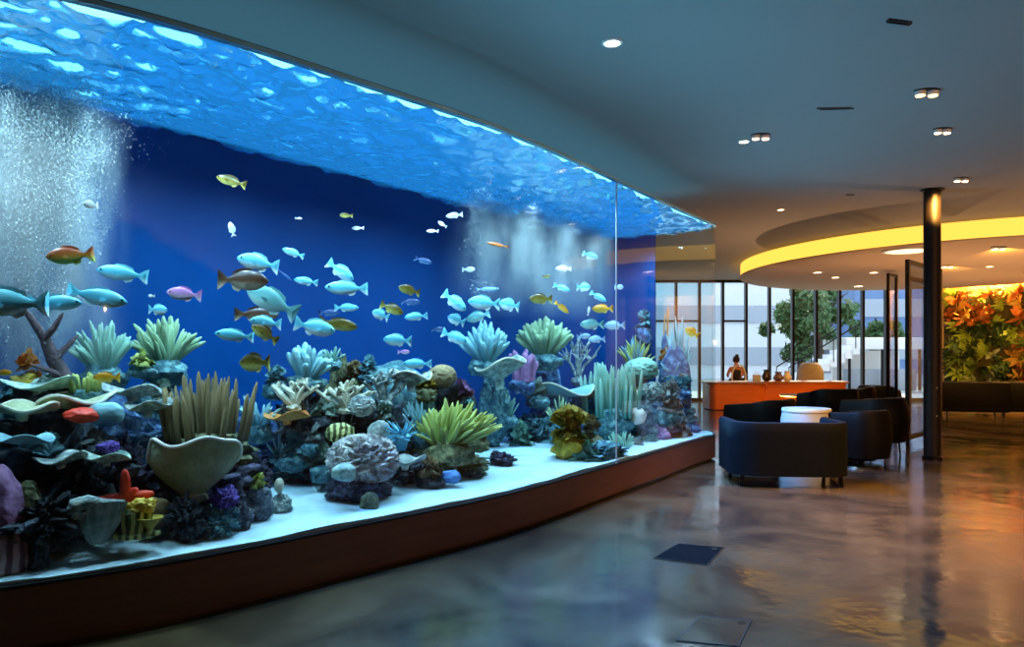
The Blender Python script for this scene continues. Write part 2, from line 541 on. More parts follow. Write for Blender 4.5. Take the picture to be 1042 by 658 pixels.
# floor pan inside
def sand_z(u, v):
    q_ = Vector((u * 1.3, v * 1.6, 3.1))
    w = v - vf(min(u, -.001))
    return .365 + .05 * min(w, 1.2) + .022 * noise.noise(q_) + .006 * noise.noise(q_ * 5)
INN = .036
stw = [min(max(u, U0 + .04), -.04) for u in ST]
def inner_grid(zfun, nv_, dens):
    us_ = sorted(set(stw))
    fine = []
    for a, b in zip(us_, us_[1:]):
        k_ = max(1, int((b - a) / dens + .5))
        fine += [a + (b - a) * j / k_ for j in range(k_)]
    fine.append(us_[-1])
    rows = []
    for u in fine:
        a, b = vf(u) + INN, vb(u) - INN
        rows.append([(u, a + (b - a) * j / nv_) for j in range(nv_ + 1)])
    return rows
def inner_solid(bm, zt, zb, nv_, dens):
    rows = inner_grid(zt, nv_, dens)
    T = [[bm.verts.new(uv(u, v, zt(u, v))) for u, v in r] for r in rows]
    Bt = [[bm.verts.new(uv(u, v, zb)) for u, v in r] for r in rows]
    n, m_ = len(rows), nv_
    for i in range(n - 1):
        for j in range(m_):
            bm.faces.new((T[i][j], T[i + 1][j], T[i + 1][j + 1], T[i][j + 1]))
            bm.faces.new((Bt[i][j + 1], Bt[i + 1][j + 1], Bt[i + 1][j], Bt[i][j]))
        for j, s in ((0, 0), (m_, 1)):
            bm.faces.new((Bt[i][j], Bt[i + 1][j], T[i + 1][j], T[i][j]) if s == 0 else (T[i][j], T[i + 1][j], Bt[i + 1][j], Bt[i][j]))
    for j in range(m_):
        bm.faces.new((T[0][j], T[0][j + 1], Bt[0][j + 1], Bt[0][j])); bm.faces.new((Bt[-1][j], Bt[-1][j + 1], T[-1][j + 1], T[-1][j]))
bm = bmesh.new()
inner_solid(bm, sand_z, ZB + .006, 22, .12)
M_sand = mat('white_sand', (212, 232, 236), .9, rgb2=(176, 206, 214), scale=5, bump=.35, bscale=60)
tag(build('sand_bed', bm, M_sand), 'pale white sand covering the aquarium floor in front of the reefs', 'sand', kind='stuff')

# the water: one closed body, rippled on top
CURT = [(u_at(45, 1.35)[0], 1.35), (u_at(541, 1.3)[0], 1.3)]
def wave_z(u, v):
    q_ = Vector((u * 4.6, v * 6.2, .3))
    w1 = noise.noise(q_) + .5 * noise.noise(q_ * 2.3 + Vector((7, 3, 1))) + .28 * noise.noise(q_ * 4.9 + Vector((1, 9, 4)))
    chop = 1.0
    for cu, cw in CURT:
        chop += 1.1 * math.exp(-((u - cu) ** 2) / .5)
    return min(ZWAT + .004 + .036 * w1 * min(chop, 1.6), ZR + .008)
M_water, nt, out = new_mat('aquarium_water')
N, L = nt.nodes, nt.links
geo = N.new('ShaderNodeNewGeometry')
sx = N.new('ShaderNodeSeparateXYZ'); L.new(geo.outputs['Position'], sx.inputs[0])
gt = N.new('ShaderNodeMath'); gt.operation = 'GREATER_THAN'; gt.inputs[1].default_value = ZWAT - .12   # the side walls stop here, only the surface lies above
sn = N.new('ShaderNodeSeparateXYZ'); L.new(geo.outputs['True Normal'], sn.inputs[0])
ab = N.new('ShaderNodeMath'); ab.operation = 'ABSOLUTE'; L.new(sn.outputs['Z'], ab.inputs[0])
g2 = N.new('ShaderNodeMath'); g2.operation = 'GREATER_THAN'; g2.inputs[1].default_value = .3; L.new(ab.outputs[0], g2.inputs[0])
L.new(sx.outputs['Z'], gt.inputs[0])
mm = N.new('ShaderNodeMath'); mm.operation = 'MULTIPLY'; L.new(gt.outputs[0], mm.inputs[0]); L.new(g2.outputs[0], mm.inputs[1])
tr = N.new('ShaderNodeBsdfTransparent')
tr2 = N.new('ShaderNodeBsdfTransparent'); tr2.inputs[0].default_value = (.2, .5, .85, 1)
rf = N.new('ShaderNodeBsdfGlass'); rf.inputs['IOR'].default_value = 1.2; rf.inputs['Roughness'].default_value = .04
rf.inputs[0].default_value = (.8, .97, 1, 1)
tl = N.new('ShaderNodeBsdfTranslucent'); tl.inputs[0].default_value = lin((90, 200, 235))
ma = N.new('ShaderNodeMixShader'); ma.inputs[0].default_value = .08; L.new(rf.outputs[0], ma.inputs[1]); L.new(tl.outputs[0], ma.inputs[2])
mb = N.new('ShaderNodeMixShader'); mb.inputs[0].default_value = .10; L.new(ma.outputs[0], mb.inputs[1]); L.new(tr2.outputs[0], mb.inputs[2])
ms = N.new('ShaderNodeMixShader'); L.new(mm.outputs[0], ms.inputs[0]); L.new(tr.outputs[0], ms.inputs[1]); L.new(mb.outputs[0], ms.inputs[2])
L.new(ms.outputs[0], out.inputs['Surface'])
va = N.new('ShaderNodeVolumeAbsorption'); va.inputs[0].default_value = (.3, .72, .94, 1); va.inputs['Density'].default_value = .2
L.new(va.outputs[0], out.inputs['Volume'])
bm = bmesh.new()
inner_solid(bm, wave_z, ZB + .012, 64, .04)
water = tag(build('water', bm, M_water), 'clear blue water filling the aquarium with a rippled surface on top', 'water', kind='stuff')

# added lid: underside glows for surface glints, top glows onto the ceiling; lamps below
ANG = math.atan2(D.y, D.x)
bm = bmesh.new(); prism(bm, world2(offset(OUT, .04)), ZR + .03, ZR + .055); hood = aqpart('glow_hood', bm, mat('hood_metal', (60, 64, 70), .4, .7))
bm = bmesh.new(); prism(bm, world2(offset(OUT, .08)), ZR + .056, ZR + .064)
up = build('ceiling_glow_panel', bm, glow('ceiling_glow', (96, 170, 206), HOOD_E), hood); up.data.transform(AQI)  # unseen glowing plate added to tint the room ceiling
bm = bmesh.new(); prism(bm, world2(offset(OUT, .05)), ZR + .012, ZR + .026)
glint = build('glint_panel', bm, glow('glint_cyan', (110, 205, 255), GLINT_E), hood)
bmesh_shift = -uv(-4.5, 1.0)
glint.data.transform(AQI)
for k in range(9):
    u = -9.0 + k * 1.06
    for v_, pw in ((.25, 1.05), (.85, 1.25)):
        q_ = uv(u, max(v_ * .8, vf(u) + v_), ZWAT - .14)
        spot('aquarium_beam', q_, (q_.x, q_.y, 0), BEAM_W * pw, (215, 242, 255), 170, 1.0, .02)
# added unseen spots: throw the tank's blue glow onto room ceiling and floor
for k in range(6):
    u = -7.02 + k * 1.25
    q_ = uv(u, vf(u) + .12, .44); g_ = uv(u, vf(u) - 2.6, CEIL)
    spot('blue_ceiling_fill', q_, g_, WASH_W, (96, 176, 216), 95, 1.0, .0)
    q_ = uv(u, vf(u) + .3, ZWAT - .2); g_ = uv(u, vf(u) - 1.7, 0)
    spot('blue_floor_fill', q_, g_, FWASH_W, (40, 115, 225), 75, 1.0, .0)
# ------------------------------------------------------------------ reef and fish
AVG = bpy.data.meshes
M_rockA = mat('rock_slate', (50, 60, 66), .85, rgb2=(128, 138, 138), scale=14, contrast=.13, bump=.8, bscale=40, rgb3=(78, 84, 96))
M_rockB = mat('rock_dark_purple', (30, 28, 42), .85, rgb2=(92, 86, 112), scale=12, contrast=.13, bump=.8, bscale=40, rgb3=(48, 44, 62))
M_rockC = mat('rock_black', (20, 24, 30), .85, rgb2=(84, 96, 98), scale=8, bump=.6, bscale=26, rgb3=(36, 40, 48))
M_rockD = mat('rock_teal', (34, 80, 92), .85, rgb2=(130, 172, 168), scale=14, contrast=.13, bump=.8, bscale=40, rgb3=(66, 112, 120))
M_rockE = mat('rock_olive', (58, 62, 38), .85, rgb2=(150, 148, 104), scale=14, contrast=.13, bump=.8, bscale=40, rgb3=(96, 96, 62))
M_rockF = mat('rock_blue', (36, 66, 110), .85, rgb2=(120, 156, 190), scale=14, contrast=.13, bump=.8, bscale=40, rgb3=(64, 100, 142))
M_rockG = mat('rock_pale', (96, 112, 112), .85, rgb2=(206, 212, 200), scale=16, contrast=.13, bump=.8, bscale=40, rgb3=(140, 154, 150))
M_purple = mat('coral_violet', (58, 34, 112), .8, rgb2=(112, 76, 168), scale=9, bump=.5)
M_mauve = mat('coral_mauve', (118, 62, 112), .8, rgb2=(190, 138, 178), scale=6, bump=.4)
M_pinkst = mat('coral_pink_stripe', (96, 44, 54), .8, rgb2=(196, 150, 148), scale=5, kind='wave', bump=.3)
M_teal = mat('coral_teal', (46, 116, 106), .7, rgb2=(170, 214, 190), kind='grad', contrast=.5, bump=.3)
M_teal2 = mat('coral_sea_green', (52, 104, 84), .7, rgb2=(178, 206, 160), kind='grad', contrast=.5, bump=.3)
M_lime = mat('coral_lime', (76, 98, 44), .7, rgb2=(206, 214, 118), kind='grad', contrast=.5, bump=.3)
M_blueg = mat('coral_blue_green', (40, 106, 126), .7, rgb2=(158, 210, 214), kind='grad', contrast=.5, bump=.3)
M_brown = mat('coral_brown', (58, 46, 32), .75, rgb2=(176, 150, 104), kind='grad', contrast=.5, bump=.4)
M_cream = mat('coral_cream', (196, 190, 160), .7, rgb2=(226, 220, 196), scale=6, bump=.3)
M_vase = mat('coral_vase', (128, 132, 92), .8, rgb2=(206, 208, 178), scale=5, bump=.5, rgb3=(172, 176, 140), spec=.2)
M_whiterim = mat('coral_white', (238, 232, 218), .6)
M_red = mat('coral_red', (226, 34, 10), .55, rgb2=(244, 70, 20), scale=8, bump=.3)
M_yellow = mat('coral_yellow', (214, 160, 26), .6, rgb2=(240, 204, 70), scale=8, bump=.4)
M_mustard = mat('coral_mustard', (128, 104, 22), .7, rgb2=(206, 176, 52), scale=6, bump=.4, rgb3=(170, 140, 34))
M_orange = mat('coral_orange', (206, 112, 40), .6, rgb2=(232, 168, 90), scale=8, bump=.3)
M_grey = mat('coral_grey', (110, 122, 122), .75, rgb2=(196, 204, 196), scale=9, kind='voronoi', bump=.5)
M_greygreen = mat('coral_grey_green', (84, 116, 106), .75, rgb2=(188, 208, 190), scale=14, contrast=.15, bump=.4)
M_stripe = mat('coral_striped', (74, 76, 30), .7, rgb2=(200, 196, 120), scale=7, kind='wave', contrast=.15)
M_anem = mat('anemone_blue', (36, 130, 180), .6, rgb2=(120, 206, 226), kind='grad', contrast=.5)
M_bark = mat('sunken_wood', (56, 40, 46), .85, rgb2=(104, 80, 84), scale=8, bump=.6)
M_curl = mat('coral_curl', (128, 124, 126), .8, rgb2=(226, 222, 214), scale=12, kind='noise', contrast=.15, bump=.5, bscale=30)
M_shell = mat('coral_shell', (104, 132, 130), .75, rgb2=(190, 208, 204), scale=9, contrast=.2, bump=.5)
M_bluewedge = mat('sponge_blue', (58, 104, 170), .7, rgb2=(96, 146, 202), scale=7, bump=.4)

def tank(px, w, py=None):
    u, v = u_at(px, w)
    q_ = uv(u, v)
    return q_, q_.y / FPX, u, v
def zat(py, Y): return EYE - (py - HY) / FPX * Y
VIEWRZ = lambda q_: -math.atan2(q_.x, q_.y)          # turns local -y to the viewer

def rock_bm(seed, sx, sy, sz, style='lump', sub=4, rough=.34):
    bm = bmesh.new()
    bmesh.ops.create_icosphere(bm, subdivisions=sub, radius=1.0)
    o = Vector((seed * 13.7, seed * 5.1, seed * 2.3))
    for v in bm.verts:
        q_ = v.co.copy()
        n1 = noise.noise(q_ * 1.3 + o)
        n2 = noise.noise(q_ * 2.9 + o * 1.7)
        n3 = noise.noise(q_ * 6.5 + o * .7)
        if style == 'brain':
            r_ = 1 + .12 * n1 + .16 * (1 - 2 * abs(noise.noise(q_ * 4.2 + o))) + .05 * n3
        elif style == 'curl':
            w_ = Vector((noise.noise(q_ * 3 + o), noise.noise(q_ * 3 - o), noise.noise(q_ * 3 + o * 2))) * .25
            r_ = 1 + .08 * n1 + .2 * (max(0, 1 - 3.2 * abs(noise.noise((q_ + w_) * 5.2 + o)))) ** .7 - .1
        elif style == 'ledge':
            lay = math.sin(q_.z * 11 + n1 * 4 + seed)
            r_ = 1 + rough * n1 + .22 * lay * (1 - abs(q_.z) * .6) + .12 * n2 + .05 * n3
        elif style == 'crag':
            n4 = noise.noise(q_ * 12 + o)
            r_ = 1 + rough * n1 + .4 * (abs(n2) * 2 - .5) + .26 * (abs(n3) * 2 - .5) + .12 * (abs(n4) * 2 - .5)
        elif style == 'smooth':
            r_ = 1 + .16 * n1 + .05 * n2
        else:
            n3 += .6 * noise.noise(q_ * 12 + o)
            r_ = 1 + rough * n1 + .24 * (abs(n2) * 2 - .4) + .12 * n3
        v.co = q_ * max(r_, .35)
        v.co.x *= sx; v.co.y *= sy; v.co.z *= sz
    return bm
SEED = [0]
def nseed():
    SEED[0] += 1
    return SEED[0]

def keep_in(bm, loc, rz):
    """press a rock's outline back where it would reach through the glass"""
    M_ = Matrix.Translation(loc) @ Matrix.Rotation(rz, 4, 'Z'); Mi = M_.inverted()
    for x in bm.verts:
        p_ = M_ @ x.co
        d_ = Vector((p_.x, p_.y)) - P1
        u = d_.dot(D); v = d_.dot(NV)
        u2 = min(max(u, U0 + .1), -.07 - .03 * math.sin(x.co.z * 9))
        lo_, hi_ = vf(u2) + .075 + .03 * math.sin(x.co.z * 11 + u * 7), vb(u2) - .07
        v2 = min(max(v, lo_), hi_)
        if u2 != u or v2 != v:
            x.co = Mi @ uv(u2, v2, p_.z)
def rock(px, ytop, wpx, w, m, label, style='lump', name='reef_rock', cat='rock', ybase=None, deep=.8, sub=5, parts=()):
    """a rock from its base (the sand unless ybase is given) up to ytop"""
    q_, s, u, v = tank(px, w)
    zt = zat(ytop, q_.y)
    zb = (sand_z(u, v) - .06) if ybase is None else zat(ybase, q_.y)
    h = max(zt - zb, .04); wd = wpx * s
    bm = rock_bm(nseed(), wd / 2, min(wd / 2 * deep, .62), h / 2, style, sub)
    lo = min(x.co.z for x in bm.verts); hi = max(x.co.z for x in bm.verts)
    xl = min(x.co.x for x in bm.verts); xh = max(x.co.x for x in bm.verts)
    for x in bm.verts:
        x.co.z = (x.co.z - lo) / (hi - lo) * h
        x.co.x = ((x.co.x - xl) / (xh - xl) - .5) * wd
    keep_in(bm, (q_.x, q_.y, zb), VIEWRZ(q_))
    o = build(name, bm, m, None, True, (q_.x, q_.y, zb), VIEWRZ(q_))
    tag(o, label, cat)
    return o

def finger_bm(seed, taper=.5, bend=.25, nseg=8, knob=0.0):
    """a unit finger along +z, length 1"""
    rnd = random.Random(seed)
    bx_, by_ = rnd.uniform(-bend, bend), rnd.uniform(-bend, bend)
    pts, rad = [], []
    n = 7
    for i in range(n):
        t_ = i / (n - 1)
        pts.append((bx_ * t_ * t_, by_ * t_ * t_, t_))
        rad.append(1 - (1 - taper) * t_ + knob * math.sin(t_ * 9 + seed))
    rad[-1] *= .45; rad[-2] *= .95
    pts[-2] = tuple(a * .3 + b * .7 for a, b in zip(pts[-3], pts[-1]))
    pts.append((pts[-1][0], pts[-1][1], pts[-1][2] + .02)); rad.append(rad[-1] * .35)
    bm = bmesh.new()
    tube(bm, pts, [r_ * .1 for r_ in rad], nseg)
    return bm
FMESH = {}
def finger_mesh(part, m, kind):
    key = (m.name, kind)
    if key not in FMESH:
        L_ = []
        for s_ in range(4):
            bm = finger_bm(s_ * 7 + len(FMESH), *{'finger': (.55, .22, 8, 0), 'tube': (.7, .12, 8, .05), 'spike': (.16, .3, 6, 0), 'knob': (1.0, .2, 8, .12)}[kind])
            o = build(part, bm, m)
            L_.append(o.data)
            bpy.data.objects.remove(o)
        FMESH[key] = L_
    return FMESH[key]

def place_at(px, ybase, w):
    q_, s, u, v = tank(px, w)
    return Vector((q_.x, q_.y, zat(ybase, q_.y))), s, VIEWRZ(q_)

def finger_coral(px, ybase, ytop, wpx, w, m, label, n=40, part='finger', kind='finger', fat=1.0, fan=1.0, lean=0.0, name='finger_coral', basem=None, cat='coral', up=.25, core=.5):
    """a colony of fingers spreading from a lumpy foot"""
    c, s, rz = place_at(px, ybase, w)
    H = (ybase - ytop) * s; Wd = wpx * s
    t = tag(empty(name, c, rz), label, cat)
    bm = rock_bm(nseed(), Wd * .34 * core * 2, Wd * .26 * core * 2, H * .5 * core, 'lump', 3)
    build('foot', bm, basem or M_rockD, t)
    rnd = random.Random(SEED[0])
    ms = finger_mesh(part, m, kind)
    for i in range(n):
        a = rnd.uniform(0, 2 * PI); rr = math.sqrt(rnd.random())
        tx = rr * math.cos(a); ty = rr * math.sin(a)
        d_ = Vector((tx * fan * Wd / 2, ty * fan * Wd * .33, H * (1 - .45 * rr * rr * fan) * rnd.uniform(.7 if kind == 'tube' else .82, 1.0)))
        st_ = Vector((tx * Wd * .5 * (1 - fan) * .9 + tx * Wd * .1, ty * Wd * .3 * (1 - fan) * .9 + ty * Wd * .08, H * .12))
        end = Vector((d_.x + st_.x * (1 - fan), d_.y + st_.y * (1 - fan), d_.z))
        end.x += lean * H
        dr = end - st_
        ln = dr.length
        if ln < .02: continue
        q_ = Vector((0, 0, 1)).rotation_difference(dr.normalized())
        wid = fat * Wd * .55 * rnd.uniform(.75, 1.15)
        inst(part, ms[i % 4], t, Matrix.Translation(st_) @ q_.to_matrix().to_4x4() @ Matrix.Rotation(rnd.uniform(0, 6), 4, 'Z') @ Matrix.Diagonal((wid, wid, ln, 1)))
    return t

def frond_mesh(m, seed=0):
    key = (m.name, 'frond')
    if key not in FMESH:
        L_ = []
        for s_ in range(3):
            bm = bmesh.new()
            nu, nv_ = 12, 6
            G = []
            for i in range(nu + 1):
                row = []
                for j in range(nv_ + 1):
                    a = (i / nu - .5) * 2.0; t_ = j / nv_
                    r_ = .15 + .85 * t_
                    ruf = .13 * t_ * t_ * math.sin(i * 1.9 + s_ * 2)
                    row.append(bm.verts.new((r_ * math.sin(a) * .8, ruf + .25 * t_ * t_, r_ * math.cos(a) * (1 + .08 * math.sin(i * 2.7 + s_)))))
                G.append(row)
            fs = []
            for i in range(nu):
                for j in range(nv_):
                    fs.append(bm.faces.new((G[i][j], G[i + 1][j], G[i + 1][j + 1], G[i][j + 1])))
            bmesh.ops.solidify(bm, geom=fs, thickness=.05)
            o = build('frond', bm, m)
            L_.append(o.data); bpy.data.objects.remove(o)
        FMESH[key] = L_
    return FMESH[key]
def leaf_coral(px, ybase, ytop, wpx, w, m, label, n=22, basem=None, name='leaf_coral', size=.42, part='frond'):
    """a colony of ruffled upright leaves"""
    c, s, rz = place_at(px, ybase, w)
    H = (ybase - ytop) * s; Wd = wpx * s
    t = tag(empty(name, c, rz), label, 'coral')
    bm = rock_bm(nseed(), Wd * .3, Wd * .24, H * .3, 'lump', 3)
    build('foot', bm, basem or M_rockD, t)
    rnd = random.Random(SEED[0]); ms = frond_mesh(m)
    for i in range(n):
        a = rnd.uniform(0, 2 * PI); rr = math.sqrt(rnd.random())
        p_ = Vector((rr * math.cos(a) * Wd * .34, rr * math.sin(a) * Wd * .28, H * (.12 + .42 * (1 - rr * rr) * rnd.uniform(.6, 1))))
        sc_ = size * Wd * rnd.uniform(.7, 1.1)
        sz_ = min(sc_, H * .55)
        Mx = Matrix.Translation(p_) @ Matrix.Rotation(a + PI / 2 + rnd.uniform(-.6, .6), 4, 'Z') @ Matrix.Rotation(-rr * .9 + rnd.uniform(-.2, .2), 4, 'X') @ Matrix.Diagonal((sc_ * .8, sc_ * .8, sz_, 1))
        inst(part, ms[i % 3], t, Mx)
    return t

def plate_coral(px, ybase, ytop, wpx, w, m, label, tilt=0.0, name='plate_coral', rim=None):
    """a broad ledge on a short stalk"""
    c, s, rz = place_at(px, ybase, w)
    H = max((ybase - ytop) * s, .05); Wd = wpx * s; sd = nseed()
    t = tag(empty(name, c, rz), label, 'coral')
    def wob(r_, z_, a, i):
        k_ = 1 + .2 * noise.noise(Vector((math.cos(a) * 1.5, math.sin(a) * 1.5, sd * 3.3)))
        return r_ * k_, z_ + r_ * .16 * math.sin(a * 3 + sd) + math.tan(tilt) * r_ * math.cos(a)
    bm = bmesh.new()
    R_ = Wd / 2
    lathe(bm, [(R_ * .16, 0), (R_ * .2, H * .4), (R_ * .7, H * .7), (R_ * .98, H * .88), (R_ * 1.0, H * .96), (R_ * .97, H), (R_ * .6, H * .86), (0, H * .72)], 40, 0, wob)
    for v in bm.verts: v.co.y *= .7
    build('plate', bm, m, t)
    if rim:
        bm = bmesh.new()
        pts = []
        for k in range(41):
            a = 2 * PI * k / 40; r_, z_ = wob(R_ * 1.0, H * .95, a, 0)
            pts.append((r_ * math.cos(a), r_ * math.sin(a) * .7, z_))
        tube(bm, pts, .05 * min(Wd, .5) * .5, 6)
        build('growing_edge', bm, rim, t)
    return t

def ball_coral(px, ybase, ytop, wpx, w, m, label, name='brain_coral', style='brain', sub=5, foot=None):
    c, s, rz = place_at(px, ybase, w)
    H = (ybase - ytop) * s; Wd = wpx * s
    bm = rock_bm(nseed(), Wd / 2, Wd * .42, H / 2, style, sub)
    lo = min(v.co.z for v in bm.verts)
    for v in bm.verts: v.co.z -= lo
    o = build(name, bm, m, None, True, c, rz)
    tag(o, label, 'coral')
    if foot:
        bm = rock_bm(nseed(), Wd * .3, Wd * .3, H * .25, 'lump', 3)
        build('foot', bm, foot, o)
    return o

def staghorn(px, ybase, ytop, wpx, w, m, label, n=7, thick=.022, name='staghorn_coral'):
    c, s, rz = place_at(px, ybase, w)
    H = (ybase - ytop) * s; Wd = wpx * s
    t = tag(empty(name, c, rz), label, 'coral')
    bm = rock_bm(nseed(), Wd * .14, Wd * .14, H * .1, 'lump', 3); build('foot', bm, m, t)
    rnd = random.Random(SEED[0])
    for i in range(n):
        a = (i + .5) / n * 2 - 1
        end = Vector((a * Wd / 2, rnd.uniform(-.2, .2) * Wd, H * (1 - .4 * abs(a)) * rnd.uniform(.8, 1)))
        mid = end * .5 + Vector((rnd.uniform(-.08, .08) * Wd, rnd.uniform(-.1, .1) * Wd, H * .06))
        bm = bmesh.new()
        r_ = thick * rnd.uniform(.8, 1.2)
        tube(bm, [(0, 0, 0), mid * .5, mid, mid.lerp(end, .5), end, end * 1.015], [r_ * 1.2, r_ * 1.1, r_, r_ * .85, r_ * .6, r_ * .15], 7)
        for _ in range(3):
            b0 = mid.lerp(end, rnd.uniform(0, .7))
            b1 = b0 + Vector((rnd.uniform(-.22, .22) * Wd, rnd.uniform(-.15, .15) * Wd, rnd.uniform(.12, .28) * H))
            tube(bm, [b0, b0.lerp(b1, .5), b1, b1 + (b1 - b0) * .03], [r_ * .8, r_ * .65, r_ * .5, r_ * .12], 6)
        build('branch', bm, m, t)
    return t

# --- the rocks that carry the reef, from the cut-off end to the far end
rock(40, 392, 150, 1.15, M_rockA, 'big grey layered rock at the back carrying the tan plate corals', 'ledge')
rock(120, 398, 110, 1.2, M_rockF, 'bluish layered rock behind the brown tube sponge with pale ledges', 'ledge')
rock(15, 425, 110, .72, M_rockC, 'black ledged rock at the cut-off end above the pink rock', 'ledge')
rock(70, 436, 90, .62, M_rockC, 'black craggy rock with pale veins below the tan plates', 'crag')
rock(125, 436, 66, .72, M_rockB, 'dark purple block of rock just behind the red star coral', 'crag')
rock(30, 488, 120, .42, M_rockC, 'lowest black rock on the sand between pink rock and grey shell coral', 'crag')
rock(205, 450, 120, .72, M_rockB, 'dark rock under the brown tube sponge and white-rimmed vase coral', 'lump')
rock(190, 498, 46, .3, M_rockC, 'dark ruffled rock on the sand below the white-rimmed vase coral', 'crag')
rock(222, 512, 44, .3, M_rockD, 'grey-green low leafy rock on the sand below the violet sponge', 'crag')
rock(246, 508, 26, .36, M_rockA, 'small grey upright stone on the sand beside the violet sponge', 'lump')
rock(262, 494, 32, .52, M_rockA, 'smooth grey block under the pale green tufted coral', 'smooth')
rock(284, 500, 28, .62, M_rockG, 'small grey stone lying apart on the sand with tiny cream sponge', 'lump')
rock(255, 455, 44, .85, M_rockB, 'dark violet rock with white specks right of the vase coral rim', 'crag')
rock(145, 386, 70, 1.5, M_rockD, 'teal rock supporting the two pale finger corals', 'lump')
rock(95, 384, 80, 1.4, M_rockD, 'mossy rock below the nearer pale finger coral and yellow fish', 'lump')
rock(305, 438, 90, 1.55, M_rockD, 'hazy pale teal rock in the gap between the first two reefs', 'crag')
rock(262, 420, 70, 1.7, M_rockF, 'hazy blue rock at the back behind the brown tube sponge', 'ledge')
rock(310, 372, 66, 1.35, M_rockA, 'grey rock with bushy crest at the start of the middle reef', 'crag')
rock(350, 356, 50, 1.5, M_rockE, 'brown peaked rock at the highest point of the middle reef', 'crag')
rock(345, 400, 100, 1.2, M_rockC, 'dark cave-like rock behind the white antler coral', 'crag')
rock(400, 366, 90, 1.5, M_rockD, 'long green humped rock below two cyan fish', 'smooth')
rock(400, 400, 90, 1.2, M_rockA, 'grey rock behind the blue anemone', 'crag')
rock(452, 372, 64, 1.3, M_rockC, 'dark rock with brown lumps above the big yellow-green finger coral', 'crag')
rock(365, 470, 70, .55, M_rockB, 'dark rock foot beneath the curly grey brain coral', 'lump')
rock(420, 462, 60, .75, M_rockC, 'dark rock under the blue anemone and plate', 'crag')
rock(455, 452, 90, .85, M_rockE, 'olive rock base of the big yellow-green finger coral', 'crag')
rock(480, 474, 36, .62, M_rockA, 'small grey rock on the sand at the far foot of the middle reef', 'crag')
rock(376, 500, 20, .28, M_rockE, 'small square brown stone alone on the front sand', 'smooth')
rock(512, 458, 32, .75, M_rockB, 'low violet-grey stones on open sand between middle and far reef', 'crag')
rock(503, 372, 34, 1.5, M_rockD, 'teal rock stem under the rounder of two bush corals', 'lump')
rock(560, 374, 44, 1.55, M_rockF, 'blue rock ledge under the green bush coral', 'ledge')
rock(540, 420, 60, 1.5, M_rockD, 'pale leafy rock at the back of the open sand', 'crag')
rock(590, 388, 50, 1.3, M_rockF, 'blue ledge rock behind the teal tube coral', 'ledge')
rock(630, 392, 80, 1.0, M_rockD, 'teal rock core of the far reef behind the tube coral', 'lump')
rock(604, 448, 86, .36, M_rockD, 'ruffled green rock along the sand under the mustard plate coral', 'crag')
rock(655, 392, 56, .85, M_rockD, 'dark rock in the far reef around the round white coral', 'crag')
rock(690, 404, 50, .6, M_rockG, 'grey knobbly rock of the far reef under curly grey coral', 'crag')
rock(672, 432, 50, .5, M_rockB, 'dark purple rock at the foot of the far reef', 'lump')
rock(704, 392, 40, .45, M_rockF, 'blue rock at the end pane of the aquarium', 'crag')
rock(716, 404, 24, .3, M_rockD, 'teal rock touching the far rounded corner of the glass', 'crag')
rock(686, 348, 34, .62, M_rockF, 'blue dome rock below the orange stalk near the bright end pane', 'smooth')
rock(0, 472, 46, .28, M_mauve, 'pink-mauve wedge of rock cut off by the edge of the picture', 'smooth')
rock(8, 538, 36, .2, M_pinkst, 'red and pink striped stone in the front corner on the sand', 'smooth')
rock(28, 488, 32, .3, M_rockE, 'small rounded green stone beside the pink-mauve wedge', 'smooth')
rock(37, 542, 24, .22, M_rockC, 'small dark stone next to the striped pink stone', 'lump')

# --- corals of the first reef
plate_coral(80, 422, 404, 66, .72, M_vase, 'wide tan plate coral with pale edge beside the red sponge', R(3), rim=M_whiterim)
plate_coral(22, 428, 412, 60, .6, M_vase, 'tan plate coral with pale edge at the cut-off end', R(-3), rim=M_cream)
plate_coral(40, 402, 388, 70, .9, M_greygreen, 'green-grey flat coral ledge below the orange soft coral', R(2))
plate_coral(135, 408, 394, 60, .95, M_rockG, 'pale blue flat coral ledge above the blue dome', R(-4))
plate_coral(150, 424, 410, 44, .8, M_rockG, 'pale grey flat coral ledge behind the purple block', R(5))
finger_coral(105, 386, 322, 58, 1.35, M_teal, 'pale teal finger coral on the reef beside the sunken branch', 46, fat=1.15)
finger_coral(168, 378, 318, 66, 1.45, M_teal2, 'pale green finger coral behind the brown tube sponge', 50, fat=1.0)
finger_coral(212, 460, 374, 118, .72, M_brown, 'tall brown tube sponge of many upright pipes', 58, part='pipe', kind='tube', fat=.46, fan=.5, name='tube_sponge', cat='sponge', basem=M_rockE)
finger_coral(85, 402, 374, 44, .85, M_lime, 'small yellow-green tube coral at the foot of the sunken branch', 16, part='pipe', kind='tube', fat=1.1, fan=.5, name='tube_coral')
leaf_coral(28, 392, 350, 44, 1.1, M_orange, 'orange and yellow soft coral near the cut-off end', 12, M_mustard, 'soft_coral')
leaf_coral(55, 398, 372, 60, 1.0, M_greygreen, 'grey-green leafy coral left of the sunken branch', 14)
leaf_coral(145, 378, 354, 44, 1.2, M_lime, 'small pale yellow coral between the two finger corals', 12)
leaf_coral(8, 420, 388, 44, .85, M_blueg, 'grey-blue leafy coral at the cut-off end above black ledges', 12)
leaf_coral(50, 470, 440, 60, .5, M_blueg, 'dark teal leaf coral among the black ledges', 10, M_rockC)
leaf_coral(95, 458, 432, 50, .5, M_rockG, 'grey pale-edged leaf coral in front of the purple block', 10, M_rockC)
rock(84, 414, 36, .55, M_red, 'flat red sponge lying beside the blue dome coral', 'smooth', 'red_sponge', 'sponge', ybase=430)
ball_coral(108, 434, 408, 34, .55, M_blueg, 'round blue-grey dome coral next to the flat red sponge', 'dome_coral', 'smooth', 4)
